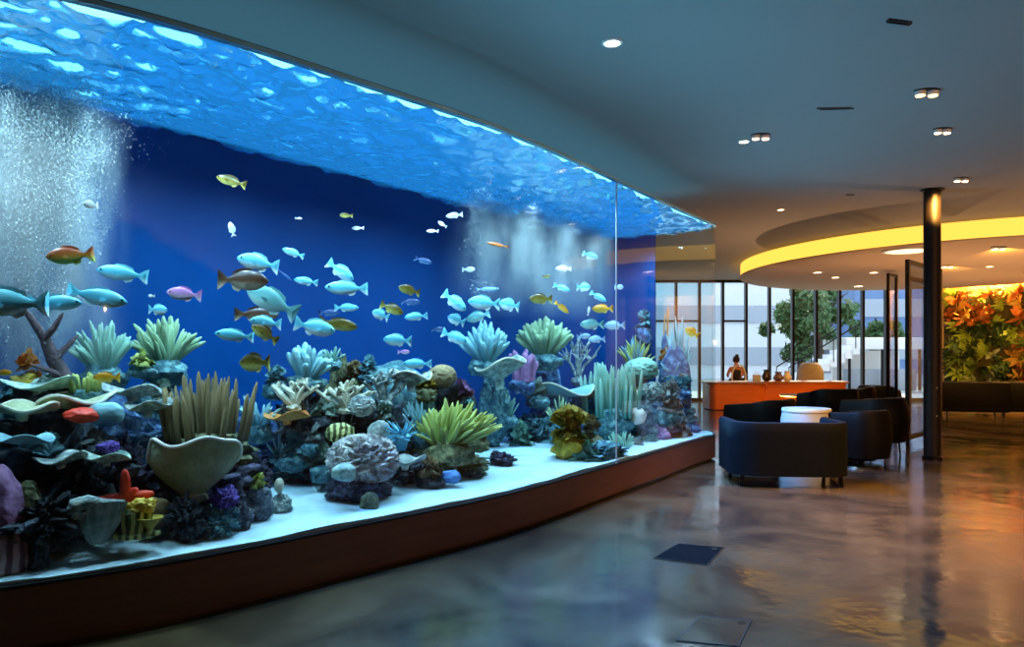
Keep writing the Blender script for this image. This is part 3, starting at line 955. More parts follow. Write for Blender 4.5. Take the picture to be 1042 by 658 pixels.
rock(110, 448, 24, .42, M_purple, 'small violet patch of sponge on the black ledges', 'lump', 'violet_sponge', 'sponge', ybase=462)
rock(228, 494, 30, .28, M_purple, 'bright violet sponge below the vase coral', 'lump', 'violet_sponge', 'sponge', ybase=518)
leaf_coral(262, 500, 478, 36, .45, M_lime, 'pale green tufted coral on the smooth grey block', 16, M_rockA)
rock(284, 486, 10, .6, M_cream, 'tiny cream sponge standing on the separate grey stone', 'smooth', 'cream_sponge', 'sponge', ybase=502)

plate_coral(62, 476, 464, 50, .36, M_rockG, 'pale curved ledge of coral on the black rocks beside the red star coral', R(6))
plate_coral(108, 474, 462, 44, .36, M_greygreen, 'grey ledge coral with wavy edge just above the red star coral', R(-5))
plate_coral(24, 456, 444, 50, .4, M_blueg, 'teal ledge coral on black rock above the pink-mauve wedge', R(-4))
leaf_coral(128, 478, 448, 40, .5, M_rockB, 'violet-black leaf coral between red star coral and vase coral', 14, M_rockC)
leaf_coral(62, 520, 490, 46, .34, M_rockC, 'black leaf coral low behind the grey shell coral', 14, M_rockC)
leaf_coral(250, 480, 446, 40, .6, M_rockG, 'grey and white leaf coral at the foot of the brown tube sponge', 18, M_rockB)
leaf_coral(168, 412, 384, 44, 1.1, M_greygreen, 'grey-green leaf coral behind the near side of the brown tube sponge', 14)
finger_coral(262, 440, 398, 46, 1.3, M_blueg, 'hazy blue finger coral behind the far side of the brown tube sponge', 26)

# sunken branch
c, s, rz = place_at(62, 400, .95)
t = tag(empty('driftwood', c, rz), 'dark sunken branch leaning diagonally at the back of the first reef', 'driftwood')
bm = bmesh.new()
P = lambda dx, dy, d_=0: Vector((dx * s, d_ * s, dy * s))
tube(bm, [P(14, -4), P(4, 14, 2), P(-6, 34, 4), P(-14, 56, 2), P(-28, 80, -2), P(-31, 86, -3)], [9 * s, 7.5 * s, 7 * s, 5 * s, 3 * s, 1 * s], 10)
for v in bm.verts: v.co += v.co.normalized() * .012 * noise.noise(v.co * 22)
tr_ = build('trunk', bm, M_bark, t)
for pts in (((-6, 34, 0), (4, 46, 6), (12, 56, 8), (16, 60, 9)), ((-14, 56, 0), (-6, 66, -4), (0, 78, -6), (2, 82, -7)), ((2, 16, 0), (-12, 24, -6), (-22, 28, -8), (-26, 29, -9))):
    bm = bmesh.new(); tube(bm, [P(*a) for a in pts], [4 * s, 3 * s, 2 * s, .5 * s], 8); build('limb', bm, M_bark, t)

# the big vase coral with its white rim
c, s, rz = place_at(196, 505, .42)
t = tag(empty('vase_coral', c, rz), 'large pale olive vase coral with a wavy white rim', 'coral')
H, R_ = 46 * s, 44 * s
def vw(r_, z_, a, i):
    lift = (-.34 * math.sin(a) + .10 * math.cos(a * 3 + 1.9) + .07 * math.cos(a * 5 + .6)) * (z_ / H) ** 2 * H
    return r_ * (1 + .08 * math.sin(a * 3 + 1) * z_ / H), z_ + lift
prof = [(.2, 0), (.3, .1), (.58, .32), (.82, .58), (.94, .82), (1.0, 1.0), (.965, 1.0), (.9, .84), (.76, .6), (.5, .36), (.2, .22), (0, .2)]
bm = bmesh.new(); lathe(bm, [(a * R_, b * H) for a, b in prof], 48, 0, vw)
for v in bm.verts: v.co.y *= .62; v.co += Vector((1, 1, 0)) * .012 * noise.noise(v.co * 9)
build('cup', bm, M_vase, t)
bm = bmesh.new(); pts = []
for k in range(65):
    a = 2 * PI * k / 64; r_, z_ = vw(R_ * .985, H, a, 0); pts.append((r_ * math.cos(a), r_ * math.sin(a) * .62, z_))
tube(bm, pts, .011, 8); build('white_rim', bm, M_whiterim, t)
bm = rock_bm(nseed(), R_ * .3, R_ * .25, H * .16, 'lump', 3); build('foot', bm, M_vase, t)

# red star coral
c, s, rz = place_at(128, 506, .32)
t = tag(empty('star_coral', c, rz), 'bright red starfish-shaped coral above the grey shell coral', 'coral')
for a, ln in ((92, 30), (8, 26), (176, 25), (40, 14), (-20, 15), (205, 15)):
    bm = bmesh.new(); d_ = Vector((math.cos(R(a)), -.35, math.sin(R(a))))
    tube(bm, [d_ * 0, d_ * ln * .35 * s, d_ * ln * .7 * s, d_ * ln * .95 * s, d_ * ln * s], [5.2 * s, 5.2 * s, 4.6 * s, 2.8 * s, .8 * s], 10)
    build('arm', bm, M_red, t)
bm = rock_bm(nseed(), 6 * s, 5 * s, 7 * s, 'smooth', 3)
build('hub', bm, M_red, t)
bm = bmesh.new(); tube(bm, [(0, .02, -24 * s), (0, .01, -8 * s), (0, 0, 0)], [6 * s, 4 * s, 3.5 * s], 8); build('stalk', bm, M_mustard, t)

# grey shell coral: a ribbed fan cup with a rolled hood
c, s, rz = place_at(99, 553, .22)
t = tag(empty('shell_coral', c, rz), 'grey-green scallop-shaped coral with rolled hood standing on the front sand', 'coral')
bm = bmesh.new()
def sw(r_, z_, a, i):
    return r_ * (1 + .06 * math.cos(a * 14)), z_
lathe(bm, [(6 * s, 0), (10 * s, 5 * s), (17 * s, 18 * s), (21 * s, 32 * s), (22 * s, 40 * s), (19 * s, 40 * s), (12 * s, 30 * s), (0, 26 * s)], 56, 0, sw)
for v in bm.verts:
    v.co.y *= .6; v.co.x += v.co.z * .12; v.co.z += -v.co.y * .3
build('cup', bm, M_shell, t)
bm = bmesh.new()
tube(bm, [(-24 * s, -6 * s, 34 * s), (-20 * s, -7 * s, 42 * s), (-8 * s, -8 * s, 45 * s), (6 * s, -8 * s, 42 * s), (18 * s, -7 * s, 41 * s), (25 * s, -6 * s, 42 * s)], [3 * s, 7.5 * s, 7 * s, 4.6 * s, 3.4 * s, 1 * s], 12)
h_ = rock_bm(nseed(), 10 * s, 8 * s, 9 * s, 'smooth', 3)
bmesh.ops.translate(h_, vec=(-17 * s, -6 * s, 37 * s), verts=h_.verts[:])
me_ = AVG.new('tmp'); h_.to_mesh(me_); h_.free(); bm.from_mesh(me_); AVG.remove(me_)
build('hood', bm, M_rockG, t)

# yellow-green striped coral with yellow cap
c, s, rz = place_at(139, 547, .2)
t = tag(empty('cup_coral', c, rz), 'yellow-green striped cup coral with bright yellow cap beside the shell coral', 'coral')
bm = bmesh.new()
lathe(bm, [(16 * s, 0), (21 * s, 2 * s), (20 * s, 5 * s), (14 * s, 6 * s), (13 * s, 18 * s), (15 * s, 26 * s), (11 * s, 29 * s), (0, 29 * s)], 40, 0, lambda r_, z_, a, i: (r_ * (1 + .1 * math.cos(a * 9)), z_))
for v in bm.verts: v.co.y *= .65
build('cup', bm, M_stripe, t)
bm = rock_bm(nseed(), 12 * s, 8 * s, 8 * s, 'lump', 4); bmesh.ops.translate(bm, vec=(5 * s, -2 * s, 32 * s), verts=bm.verts[:]); build('cap', bm, M_yellow, t)
bm = bmesh.new(); lathe(bm, [(4 * s, 8 * s), (10 * s, 16 * s), (13 * s, 19 * s), (11 * s, 19 * s), (0, 12 * s)], 24); bmesh.ops.translate(bm, vec=(12 * s, -6 * s, 2 * s), verts=bm.verts[:]); build('side_cup', bm, M_mustard, t)
ball_coral(158, 540, 506, 30, .42, M_brown, 'round brown coral lump behind the yellow-capped cup coral', 'lump_coral', 'smooth', 4)

# --- the middle reef
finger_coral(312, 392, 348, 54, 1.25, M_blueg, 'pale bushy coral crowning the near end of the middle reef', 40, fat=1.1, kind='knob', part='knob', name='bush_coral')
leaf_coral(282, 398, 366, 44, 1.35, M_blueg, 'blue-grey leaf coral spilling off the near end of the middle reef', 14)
leaf_coral(360, 392, 364, 40, 1.35, M_brown, 'brown branching coral beside the peaked rock', 14, M_rockE)
staghorn(352, 418, 384, 70, .95, M_cream, 'white antler coral arching over the dark cave', 6)
staghorn(300, 414, 380, 50, 1.15, M_cream, 'white antler coral at the near end of the middle reef', 6)
staghorn(392, 410, 374, 50, 1.1, M_rockG, 'pale grey antler coral below the green humped rock', 6)
leaf_coral(330, 430, 402, 50, 1.05, M_greygreen, 'green leaf coral inside the dark cave', 14, M_rockC)
plate_coral(292, 432, 420, 46, 1.15, M_orange, 'small orange-brown plate coral at the cave mouth', R(2))
leaf_coral(300, 470, 436, 60, 1.2, M_blueg, 'hazy pale blue leaf coral low in the gap between reefs', 16)
leaf_coral(330, 482, 444, 44, .9, M_greygreen, 'grey-green leaf coral left of the curly brain coral', 14)
ball_coral(346, 452, 432, 26, .75, M_stripe, 'small round yellow-green coral above the curly brain coral', 'dome_coral', 'brain', 4)
ball_coral(370, 494, 444, 68, .5, M_curl, 'curly grey brain coral at the front of the middle reef', 'brain_coral', 'curl', 6)
ball_coral(350, 490, 472, 26, .32, M_greygreen, 'small flat green coral at the foot of the curly brain coral', 'dome_coral', 'smooth', 4)
ball_coral(386, 450, 430, 20, .7, M_grey, 'small white ring coral next to the blue anemone', 'ring_coral', 'brain', 4)
c, s, rz = place_at(408, 450, .55)
t = tag(empty('sea_anemone', c, rz), 'bright blue sea anemone in front of the big finger coral', 'anemone')
bm = bmesh.new(); lathe(bm, [(5 * s, -8 * s), (7 * s, 0), (10 * s, 6 * s), (8 * s, 9 * s), (0, 8 * s)], 24); build('column', bm, M_anem, t)
rnd = random.Random(4); ms = finger_mesh('tentacle', M_anem, 'spike')
for i in range(34):
    d_ = Vector((rnd.uniform(-1, 1), rnd.uniform(-1, .6), rnd.uniform(-.25, 1))).normalized()
    q_ = Vector((0, 0, 1)).rotation_difference(d_)
    ln = rnd.uniform(15, 23) * s
    inst('tentacle', ms[i % 4], t, Matrix.Translation((0, -2 * s, 6 * s)) @ q_.to_matrix().to_4x4() @ Matrix.Diagonal((18 * s, 18 * s, ln, 1)))
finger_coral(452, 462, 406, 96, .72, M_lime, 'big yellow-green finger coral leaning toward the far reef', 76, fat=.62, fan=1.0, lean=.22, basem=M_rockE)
finger_coral(428, 446, 404, 40, .85, M_blueg, 'blue-green finger coral joined to the near side of the big yellow-green one', 26, fat=.9, lean=-.1)
leaf_coral(438, 492, 464, 44, .5, M_brown, 'brown curly leaf coral at the foot of the big finger coral', 18, M_rockC)
plate_coral(412, 478, 466, 40, .55, M_grey, 'grey plate coral between curly brain coral and brown leaf coral', R(4))
rock(458, 478, 22, .42, M_bluewedge, 'small blue wedge-shaped sponge on the sand below the big finger coral', 'smooth', 'blue_sponge', 'sponge', ybase=492)
leaf_coral(432, 402, 376, 40, 1.15, M_mustard, 'olive brown leaf coral above the blue-green fingers', 12, M_rockE)
ball_coral(450, 396, 374, 26, 1.1, M_brown, 'round brown coral on the dark rock behind the big finger coral', 'lump_coral', 'brain', 4)
plate_coral(418, 398, 380, 46, 1.0, M_rockG, 'white-edged plate coral under the nearest cyan fish of the middle reef', R(-4), rim=M_whiterim)
leaf_coral(470, 410, 380, 44, 1.1, M_mauve, 'pinkish leaf coral at the far side of the dark rock', 14, M_rockC)
finger_coral(494, 374, 326, 54, 1.4, M_blueg, 'rounder teal bush coral standing high behind the middle reef', 64, fat=.8, kind='knob', part='knob', name='bush_coral', core=.42)
finger_coral(554, 368, 320, 60, 1.45, M_teal2, 'green bush coral standing high between middle and far reef', 64, fat=.8, kind='knob', part='knob', name='bush_coral', core=.42)
finger_coral(532, 392, 354, 36, 1.35, M_mauve, 'violet lobed coral between the two bush corals', 18, fat=1.6, fan=.6, kind='knob', part='lobe', name='lobe_coral', basem=M_rockF)
plate_coral(508, 396, 368, 48, 1.25, M_greygreen, 'tilted grey-green plate coral below the rounder bush coral', R(12), rim=M_cream)
staghorn(588, 388, 340, 44, 1.35, M_rockG, 'thin pale antler coral under the two pale fish', 7, .016)
plate_coral(572, 408, 394, 70, 1.3, M_blueg, 'wide teal plate coral on the blue ledge', R(-2), rim=M_cream)
leaf_coral(530, 462, 424, 44, 1.3, M_teal, 'pale teal leaf coral at the back of the open sand', 18)
leaf_coral(556, 460, 414, 46, 1.2, M_blueg, 'blue-green leaf coral just before the mustard plate coral', 18)

# --- the far reef
leaf_coral(579, 455, 411, 56, .45, M_mustard, 'mustard yellow plate coral at the front of the far reef', 16, M_mustard, size=.7)
leaf_coral(602, 450, 420, 38, .45, M_brown, 'brown spiky leaf coral beside the mustard plate coral', 16, M_rockE)
leaf_coral(600, 473, 444, 92, .27, M_teal, 'low ruffled green coral along the sand of the far reef', 44, size=.3)
finger_coral(622, 432, 366, 68, .8, M_teal, 'teal tube coral of tall upright pipes in the far reef', 44, part='pipe', kind='tube', fat=.7, fan=.3, name='tube_coral')
finger_coral(646, 376, 338, 34, 1.2, M_blueg, 'pale feathery finger coral on top of the far reef', 20, fat=.9, kind='spike')
ball_coral(652, 388, 366, 32, .95, M_teal, 'bright green round coral on top of the far reef', 'dome_coral', 'brain', 4)
finger_coral(668, 380, 340, 36, 1.05, M_lime, 'yellow-green spiky coral on top of the far reef', 24, part='spike', kind='spike', fat=1.5, name='spiky_coral')
ball_coral(648, 432, 414, 18, .5, M_whiterim, 'round white coral ball in the middle of the far reef', 'ball_coral', 'smooth', 4)
ball_coral(646, 408, 396, 12, .6, M_cream, 'smaller white coral ball higher in the far reef', 'ball_coral', 'smooth', 4)
rock(668, 432, 30, .42, M_mauve, 'pinkish purple sponge low in the far reef', 'lump', 'purple_sponge', 'sponge', ybase=450)
leaf_coral(680, 426, 384, 50, .4, M_curl, 'curly grey leaf coral at the top of the far reef front', 40, M_rockD, size=.42)
leaf_coral(690, 454, 414, 46, .32, M_grey, 'knobbly grey leaf coral near the sand of the far reef', 40, M_rockG, size=.4)
leaf_coral(662, 460, 440, 44, .36, M_greygreen, 'low grey-green leaf coral at the foot of the far reef', 14, M_rockB)
leaf_coral(706, 412, 382, 32, .4, M_blueg, 'blue leaf coral behind the end pane', 16, M_rockF)
finger_coral(708, 402, 374, 24, .34, M_lime, 'small yellow-green spiky coral close to the end pane', 16, part='spike', kind='spike', fat=1.6, name='spiky_coral', basem=M_rockF)
finger_coral(716, 404, 318, 26, .26, M_blueg, 'pale blue finger coral rising against the bright end pane', 22, fat=1.1)
finger_coral(693, 352, 306, 9, .55, M_orange, 'thin orange stalk coral standing against the bright end pane', 3, fat=1.8, fan=.5, name='stalk_coral', basem=M_rockF)
leaf_coral(702, 370, 350, 26, .5, M_orange, 'small orange leaf coral below the yellow fish by the end pane', 10, M_rockF)
leaf_coral(714, 388, 360, 28, .3, M_teal, 'pale green leaf coral at the rounded far corner', 14, M_rockD)
leaf_coral(712, 436, 412, 30, .28, M_teal, 'turquoise leaf coral on the sand at the far corner', 14, M_rockF)
leaf_coral(674, 342, 312, 28, .85, M_blueg, 'pale blue leaf coral at the edge of the bright end pane', 14, M_rockF)

# --- smaller colonies that fill the middle and far reefs
finger_coral(338, 372, 350, 26, 1.3, M_teal, 'small teal finger coral between the crest coral and the peaked rock', 18, fat=1.1)
leaf_coral(376, 384, 360, 34, 1.2, M_blueg, 'blue-grey leaf coral just before the long green humped rock', 14)
ball_coral(368, 424, 404, 26, .85, M_grey, 'grey pitted round coral under the white antler coral', 'ball_coral', 'brain', 4)
leaf_coral(392, 432, 408, 34, .85, M_greygreen, 'grey-green leaf coral above the white ring coral', 16, M_rockC)
leaf_coral(318, 456, 430, 36, .95, M_rockG, 'pale grey leaf coral above the hazy gap between the reefs', 16)
finger_coral(284, 466, 440, 30, 1.3, M_blueg, 'hazy blue finger coral at the back of the gap between the reefs', 16)
leaf_coral(488, 452, 424, 32, .85, M_lime, 'yellow-green leaf coral on the far flank of the big finger coral', 16, M_rockE)
leaf_coral(478, 428, 398, 34, 1.0, M_blueg, 'blue-green leaf coral under the pinkish leaf coral', 14, M_rockC)
finger_coral(516, 428, 398, 30, 1.35, M_teal, 'teal finger coral at the foot of the rounder bush coral rock', 20, fat=.9)
leaf_coral(546, 408, 380, 40, 1.4, M_greygreen, 'grey-green leaf coral below the green bush coral', 16)
finger_coral(570, 440, 400, 34, .95, M_teal2, 'green finger coral behind the mustard plate coral', 24, fat=.8)
leaf_coral(600, 412, 380, 34, 1.1, M_blueg, 'blue leaf coral between wide teal plate and tube coral', 16, M_rockF)
leaf_coral(640, 402, 374, 34, .75, M_greygreen, 'grey-green leaf coral behind the tops of the teal pipes', 16)
ball_coral(664, 412, 390, 28, .6, M_rockG, 'pale grey pitted round coral beside the round white coral ball', 'ball_coral', 'curl', 5)
leaf_coral(660, 438, 412, 30, .45, M_rockG, 'white-grey leaf coral between round white ball and purple sponge', 16, M_rockA)
finger_coral(632, 462, 436, 36, .4, M_teal, 'low teal finger coral on the sand in front of the pipes', 24, fat=.9)
leaf_coral(648, 464, 446, 28, .34, M_curl, 'small curly grey leaf coral at the sand edge of the far reef', 16, M_rockB)
leaf_coral(694, 400, 376, 30, .45, M_blueg, 'blue-green leaf coral crowning the grey knobbly rock', 16, M_rockF)
finger_coral(684, 386, 358, 28, .62, M_blueg, 'light blue finger coral just below the blue dome rock', 20)
leaf_coral(704, 436, 408, 26, .32, M_blueg, 'deep blue leaf coral low by the end pane', 14, M_rockF)
# ------------------------------------------------------------------ fish
def fishmat(name, back, mid, belly, rough=.35):
    m, nt, out = new_mat(name)
    N, L = nt.nodes, nt.links
    p = N.new('ShaderNodeBsdfPrincipled'); L.new(p.outputs[0], out.inputs[0])
    p.inputs['Roughness'].default_value = rough
    tc = N.new('ShaderNodeTexCoord'); s_ = N.new('ShaderNodeSeparateXYZ'); L.new(tc.outputs['Object'], s_.inputs[0])
    n = N.new('ShaderNodeTexNoise'); n.inputs['Scale'].default_value = 9; L.new(tc.outputs['Object'], n.inputs[0])
    mr = N.new('ShaderNodeMapRange'); mr.inputs['From Min'].default_value = -.17; mr.inputs['From Max'].default_value = .17
    L.new(s_.outputs['Z'], mr.inputs[0])
    ad = N.new('ShaderNodeMath'); ad.operation = 'MULTIPLY_ADD'; ad.inputs[1].default_value = .18; L.new(n.outputs['Fac'], ad.inputs[0]); L.new(mr.outputs[0], ad.inputs[2])
    r = N.new('ShaderNodeValToRGB')
    e = r.color_ramp.elements
    e[0].position = .2; e[0].color = lin(belly); e[1].position = .92; e[1].color = lin(back)
    k = e.new(.55); k.color = lin(mid)
    L.new(ad.outputs[0], r.inputs[0]); L.new(r.outputs[0], p.inputs['Base Color'])
    return m
FM = {
 'cyan': fishmat('fish_cyan', (130, 222, 236), (92, 206, 232), (222, 250, 252)),
 'olive': fishmat('fish_olive', (84, 70, 22), (132, 122, 40), (206, 206, 120)),
 'rust': fishmat('fish_rust', (150, 66, 26), (168, 112, 40), (164, 190, 90)),
 'brown': fishmat('fish_brown', (60, 38, 26), (84, 56, 34), (170, 160, 140)),
 'pink': fishmat('fish_pink', (186, 120, 190), (206, 160, 206), (230, 206, 226)),
 'white': fishmat('fish_white', (214, 226, 226), (226, 236, 236), (244, 246, 244)),
 'yellow': fishmat('fish_yellow', (214, 140, 20), (236, 176, 40), (246, 214, 110)),
 'pale': fishmat('fish_pale_blue', (150, 190, 232), (160, 206, 238), (220, 238, 248)),
 'teal': fishmat('fish_teal_grey', (90, 150, 150), (110, 176, 176), (180, 220, 214)),
 'orange': fishmat('fish_orange', (206, 100, 40), (224, 130, 60), (240, 190, 140)),
 'navy': fishmat('fish_navy', (30, 50, 100), (44, 80, 136), (110, 150, 190)),
}
M_eye = mat('fish_eye', (8, 8, 10), .15)
SHAPES = {   # half height, half width along the body, then the tail
 'slim': (.165, .065), 'oval': (.21, .075), 'deep': (.30, .075), 'rod': (.075, .05),
}
FISH = {}
def fish_meshes(kind, shape):
    key = (kind, shape)
    if key in FISH: return FISH[key]
    hh, ww = SHAPES[shape]
    prof = [(0, .02, .02), (.04, .30, .35), (.12, .62, .72), (.24, .90, .98), (.38, 1.0, 1.0), (.52, .92, .86), (.66, .66, .58), (.76, .38, .34), (.81, .26, .2),
            (.85, .34, .1), (.90, .62, .07), (.96, .9, .05), (1.0, 1.02, .03)]
    bm = bmesh.new()
    n = 14; rings = []
    for x, h_, w_ in prof:
        ring = []
        for k in range(n):
            a = 2 * PI * k / n
            z = math.sin(a) * h_ * hh; y = math.cos(a) * w_ * ww
            xx = x
            if x > .83: xx = x + .07 * (abs(math.sin(a)) - .75) * (x - .83) / .17 * 1.4      # forked tail
            ring.append(bm.verts.new((.5 - xx, y, z)))
        rings.append(ring)
    for a, b in zip(rings, rings[1:]):
        for k in range(n): bm.faces.new((a[k], a[(k + 1) % n], b[(k + 1) % n], b[k]))
    bm.faces.new(list(reversed(rings[0]))); bm.faces.new(rings[-1])
    o = build('reef_fish', bm, FM[kind]); body = o.data; bpy.data.objects.remove(o)
    def fin(pts, th=.008):
        bm = bmesh.new()
        vs = [bm.verts.new((x, 0, z)) for x, z in pts]
        f = bm.faces.new(vs)
        r_ = bmesh.ops.extrude_face_region(bm, geom=[f])
        bmesh.ops.translate(bm, vec=(0, th, 0), verts=[v for v in r_['geom'] if isinstance(v, bmesh.types.BMVert)])
        bmesh.ops.translate(bm, vec=(0, -th / 2, 0), verts=bm.verts[:])
        o = build('fin', bm, FM[kind], smooth=False); me = o.data; bpy.data.objects.remove(o); return me
    dors = fin([(.22, hh * .8), (.12, hh * 1.18), (-.05, hh * 1.16), (-.2, hh * .86), (-.24, hh * .5), (-.1, hh * .7), (.1, hh * .8)])
    anal = fin([(-.02, -hh * .8), (-.1, -hh * 1.12), (-.2, -hh * .9), (-.24, -hh * .5)])
    pect = fin([(.2, 0), (.1, .03), (.04, -.02), (.08, -.06)])
    bm = bmesh.new(); bmesh.ops.create_icosphere(bm, subdivisions=2, radius=.024)
    o = build('eye', bm, M_eye); eye = o.data; bpy.data.objects.remove(o)
    FISH[key] = (body, dors, anal, pect, eye, hh, ww)
    return FISH[key]
NF = [0]
def fish(px, py, L_, head, kind, shape, label, w=None, tilt=0.0, yaw=None, name='reef_fish', fins=True):
    """L_: length in the photograph; head: -1 swims to the picture's left, 1 to its right; tilt: degrees, nose up"""
    NF[0] += 1
    rnd = random.Random(NF[0] * 7)
    if w is None: w = rnd.uniform(.35, 1.5)
    q_, s, u, v = tank(px, w)
    yaw = rnd.uniform(-22, 22) if yaw is None else yaw
    ln = L_ * s / math.cos(R(yaw))
    body, dors, anal, pect, eye, hh, ww = fish_meshes(kind, shape)
    o = inst(name, body)
    o.location = (q_.x, q_.y, zat(py, q_.y))
    o.rotation_mode = 'XYZ'
    base = VIEWRZ(q_) + (PI if head < 0 else 0) + R(yaw)
    o.rotation_euler = (0, -R(tilt), base)
    o.scale = (ln, ln, ln)
    tag(o, label, 'fish', 'fish swimming in the aquarium')
    if fins:
        inst('dorsal_fin', dors, o); inst('anal_fin', anal, o)
        for sd in (-1, 1):
            inst('pectoral_fin', pect, o, Matrix.Translation((0, sd * ww * .93, -.02)) @ Matrix.Rotation(sd * .5, 4, 'Z'))
            inst('eye', eye, o, Matrix.Translation((.405, sd * ww * .66, hh * .17)))
    return o
C, OL = 'cyan', 'olive'
# first group, along the left half
fish(8, 308, 68, -1, C, 'oval', 'largest cyan fish, cut off by the edge of the picture', .35)
fish(57, 308, 46, 1, C, 'slim', 'cyan fish just behind the cut-off largest fish, above the sunken branch', .45)
fish(100, 302, 54, 1, C, 'slim', 'cyan fish with raised pale tail above the first finger coral', .55, -12)
fish(124, 278, 46, -1, C, 'slim', 'cyan fish swimming alone between rust-backed fish and pink fish', .7, 8)
fish(71, 260, 42, -1, 'rust', 'oval', 'rust-orange backed fish with green belly beside the big bubble curtain', .6, -8)
fish(187, 299, 32, -1, 'pink', 'oval', 'only pink-lilac fish, above the second pale finger coral', .8, 5)
fish(235, 184, 29, -1, OL, 'slim', 'highest olive fish with white tail, alone in the dark water', .8, 16)
fish(92, 208, 13, -1, 'white', 'deep', 'small round white fish at the edge of the big bubble curtain', .5)
fish(236, 233, 15, -1, 'white', 'oval', 'small white fish standing nose-up below the highest olive fish', .9, 75)
fish(161, 315, 17, 1, C, 'deep', 'small boxy cyan fish right above the second pale finger coral', .9)
fish(154, 301, 6, -1, 'white', 'deep', 'tiny white fish between the lone cyan fish and the pink fish', .9, fins=False)
fish(262, 267, 40, -1, C, 'oval', 'plump cyan fish on top of the crowded school, above the dark brown fish', .8, 10)
fish(248, 285, 48, 1, 'brown', 'oval', 'dark brown fish with pale forked tail in the crowded school', .7, -2)
fish(276, 306, 54, -1, 'teal', 'oval', 'large teal-grey fish diving below the dark brown fish', 1.0, 28)
fish(262, 320, 42, 1, 'brown', 'slim', 'faint brown fish behind the overlapping cyan and olive pair', 1.3)
fish(238, 341, 37, -1, C, 'slim', 'lowest cyan fish of the first school, left of the tilted olive fish', .6, 6)
fish(270, 328, 30, -1, C, 'oval', 'cyan fish half covered by the tilted olive fish', .8, 6)
fish(269, 339, 29, -1, OL, 'oval', 'tilted olive fish overlapping a cyan fish', .62, 32)
fish(321, 333, 40, 1, C, 'oval', 'cyan fish beside the dark olive fish, above the middle reef', .7, -12)
fish(345, 330, 38, 1, OL, 'slim', 'dark olive fish beside a cyan one, above the middle reef', .95, -8)
fish(298, 257, 22, -1, C, 'slim', 'small cyan fish above and beside the plump cyan fish', 1.1, 18)
fish(311, 286, 23, -1, C, 'slim', 'small cyan fish between the brown fish and the white-tailed pair', .9, 8)
fish(347, 276, 30, 1, C, 'oval', 'upper cyan fish of the close pair, nose pointing down', .9, -35)
fish(352, 293, 42, -1, C, 'slim', 'lower cyan fish of the close pair, with a long pale tail', .8, 0)
fish(353, 313, 24, 1, C, 'slim', 'small cyan fish under the close pair', 1.0, 0)
fish(335, 318, 20, 1, 'navy', 'slim', 'dim navy fish behind the close pair of cyan fish', 1.5)
fish(290, 280, 18, 1, 'navy', 'rod', 'thin dim fish behind the pale tail of the teal-grey fish', 1.4, -40, fins=False)
fish(352, 219, 13, -1, OL, 'oval', 'small olive fish above the small white one, below the water surface', 1.0, fins=False)
fish(364, 232, 12, -1, 'white', 'slim', 'small white fish just beneath the small high olive fish', 1.0, fins=False)
fish(304, 222, 7, 1, 'white', 'slim', 'tiny white fish high between the olive fish', 1.1, fins=False)
fish(259, 369, 29, -1, OL, 'deep', 'striped yellow-olive fish above the brown tube sponge', .9)
fish(108, 384, 24, -1, 'yellow', 'oval', 'orange-yellow fish close to the first finger coral', .75, 0)
fish(4, 379, 14, 1, 'yellow', 'oval', 'yellow fish at the very edge of the picture above the reef', .5)
# middle group
fish(416, 295, 22, -1, OL, 'oval', 'olive fish above the arched olive fish in the middle of the aquarium', .7, 14)
fish(399, 314, 24, 1, OL, 'oval', 'arched olive fish next to two cyan fish', .65, -22)
fish(387, 320, 17, -1, C, 'deep', 'cyan fish tucked under the arched olive fish', .9, 20)
fish(423, 322, 23, -1, C, 'slim', 'cyan fish touching the tail of the arched olive fish', .8, -4)
fish(418, 307, 19, 1, 'navy', 'slim', 'dim blue fish between the two olive fish of the middle', 1.2)
fish(404, 346, 28, -1, C, 'oval', 'cyan fish alone in dark water above the green humped rock', .6, 4)
fish(424, 370, 29, -1, C, 'slim', 'cyan fish nearest to the rocks of the middle reef', .75, 0)
fish(411, 358, 12, 1, 'pink', 'oval', 'tiny pink fish between two cyan fish over the middle reef', .9, fins=False)
fish(463, 307, 28, 1, C, 'oval', 'cyan fish diving, upper of three stacked cyan fish', .8, -38)
fish(464, 325, 18, -1, C, 'deep', 'round cyan fish, middle of three stacked fish', .85, 20)
fish(463, 343, 27, 1, C, 'oval', 'cyan fish with raised tail, lowest of three stacked fish', .75, -22)
fish(446, 335, 13, 1, 'navy', 'oval', 'small dim navy fish beside the lowest of the stacked fish', 1.2, fins=False)
fish(492, 308, 32, -1, C, 'oval', 'cyan fish right above the rounder bush coral', .9, 4)
fish(518, 310, 20, -1, C, 'deep', 'round cyan fish with small tail beside the bubble curtain', .95, 10)
fish(496, 294, 24, 1, 'pale', 'rod', 'thin pale fish above the cyan fish over the bush coral', 1.2, 0)
fish(486, 322, 24, -1, 'teal', 'oval', 'dim teal fish between bush coral and the cyan fish over it', 1.15, -15)
fish(550, 304, 23, -1, OL, 'oval', 'dark olive fish over the green bush coral', .8, 0)
fish(462, 219, 17, -1, 'white', 'slim', 'small white fish beneath the start of the second bubble curtain', .9, -4)
fish(450, 228, 10, -1, 'white', 'oval', 'tiny white fish, middle of three small white ones', .9, 30, fins=False)
fish(440, 235, 12, -1, 'white', 'slim', 'tiny white fish, lowest of three small white ones', .9, fins=False)
fish(477, 274, 13, 1, 'white', 'oval', 'small white fish in open water left of the orange rod-shaped fish', .9, fins=False)
fish(506, 249, 22, -1, 'orange', 'rod', 'thin orange rod-shaped fish inside the second bubble curtain', .7, 8)
fish(431, 265, 18, 1, 'navy', 'slim', 'dim grey fish in dark water above the middle olive fish', 1.4, -15)
fish(573, 273, 16, -1, 'white', 'slim', 'white fish at the far side of the second bubble curtain', .8, 4)
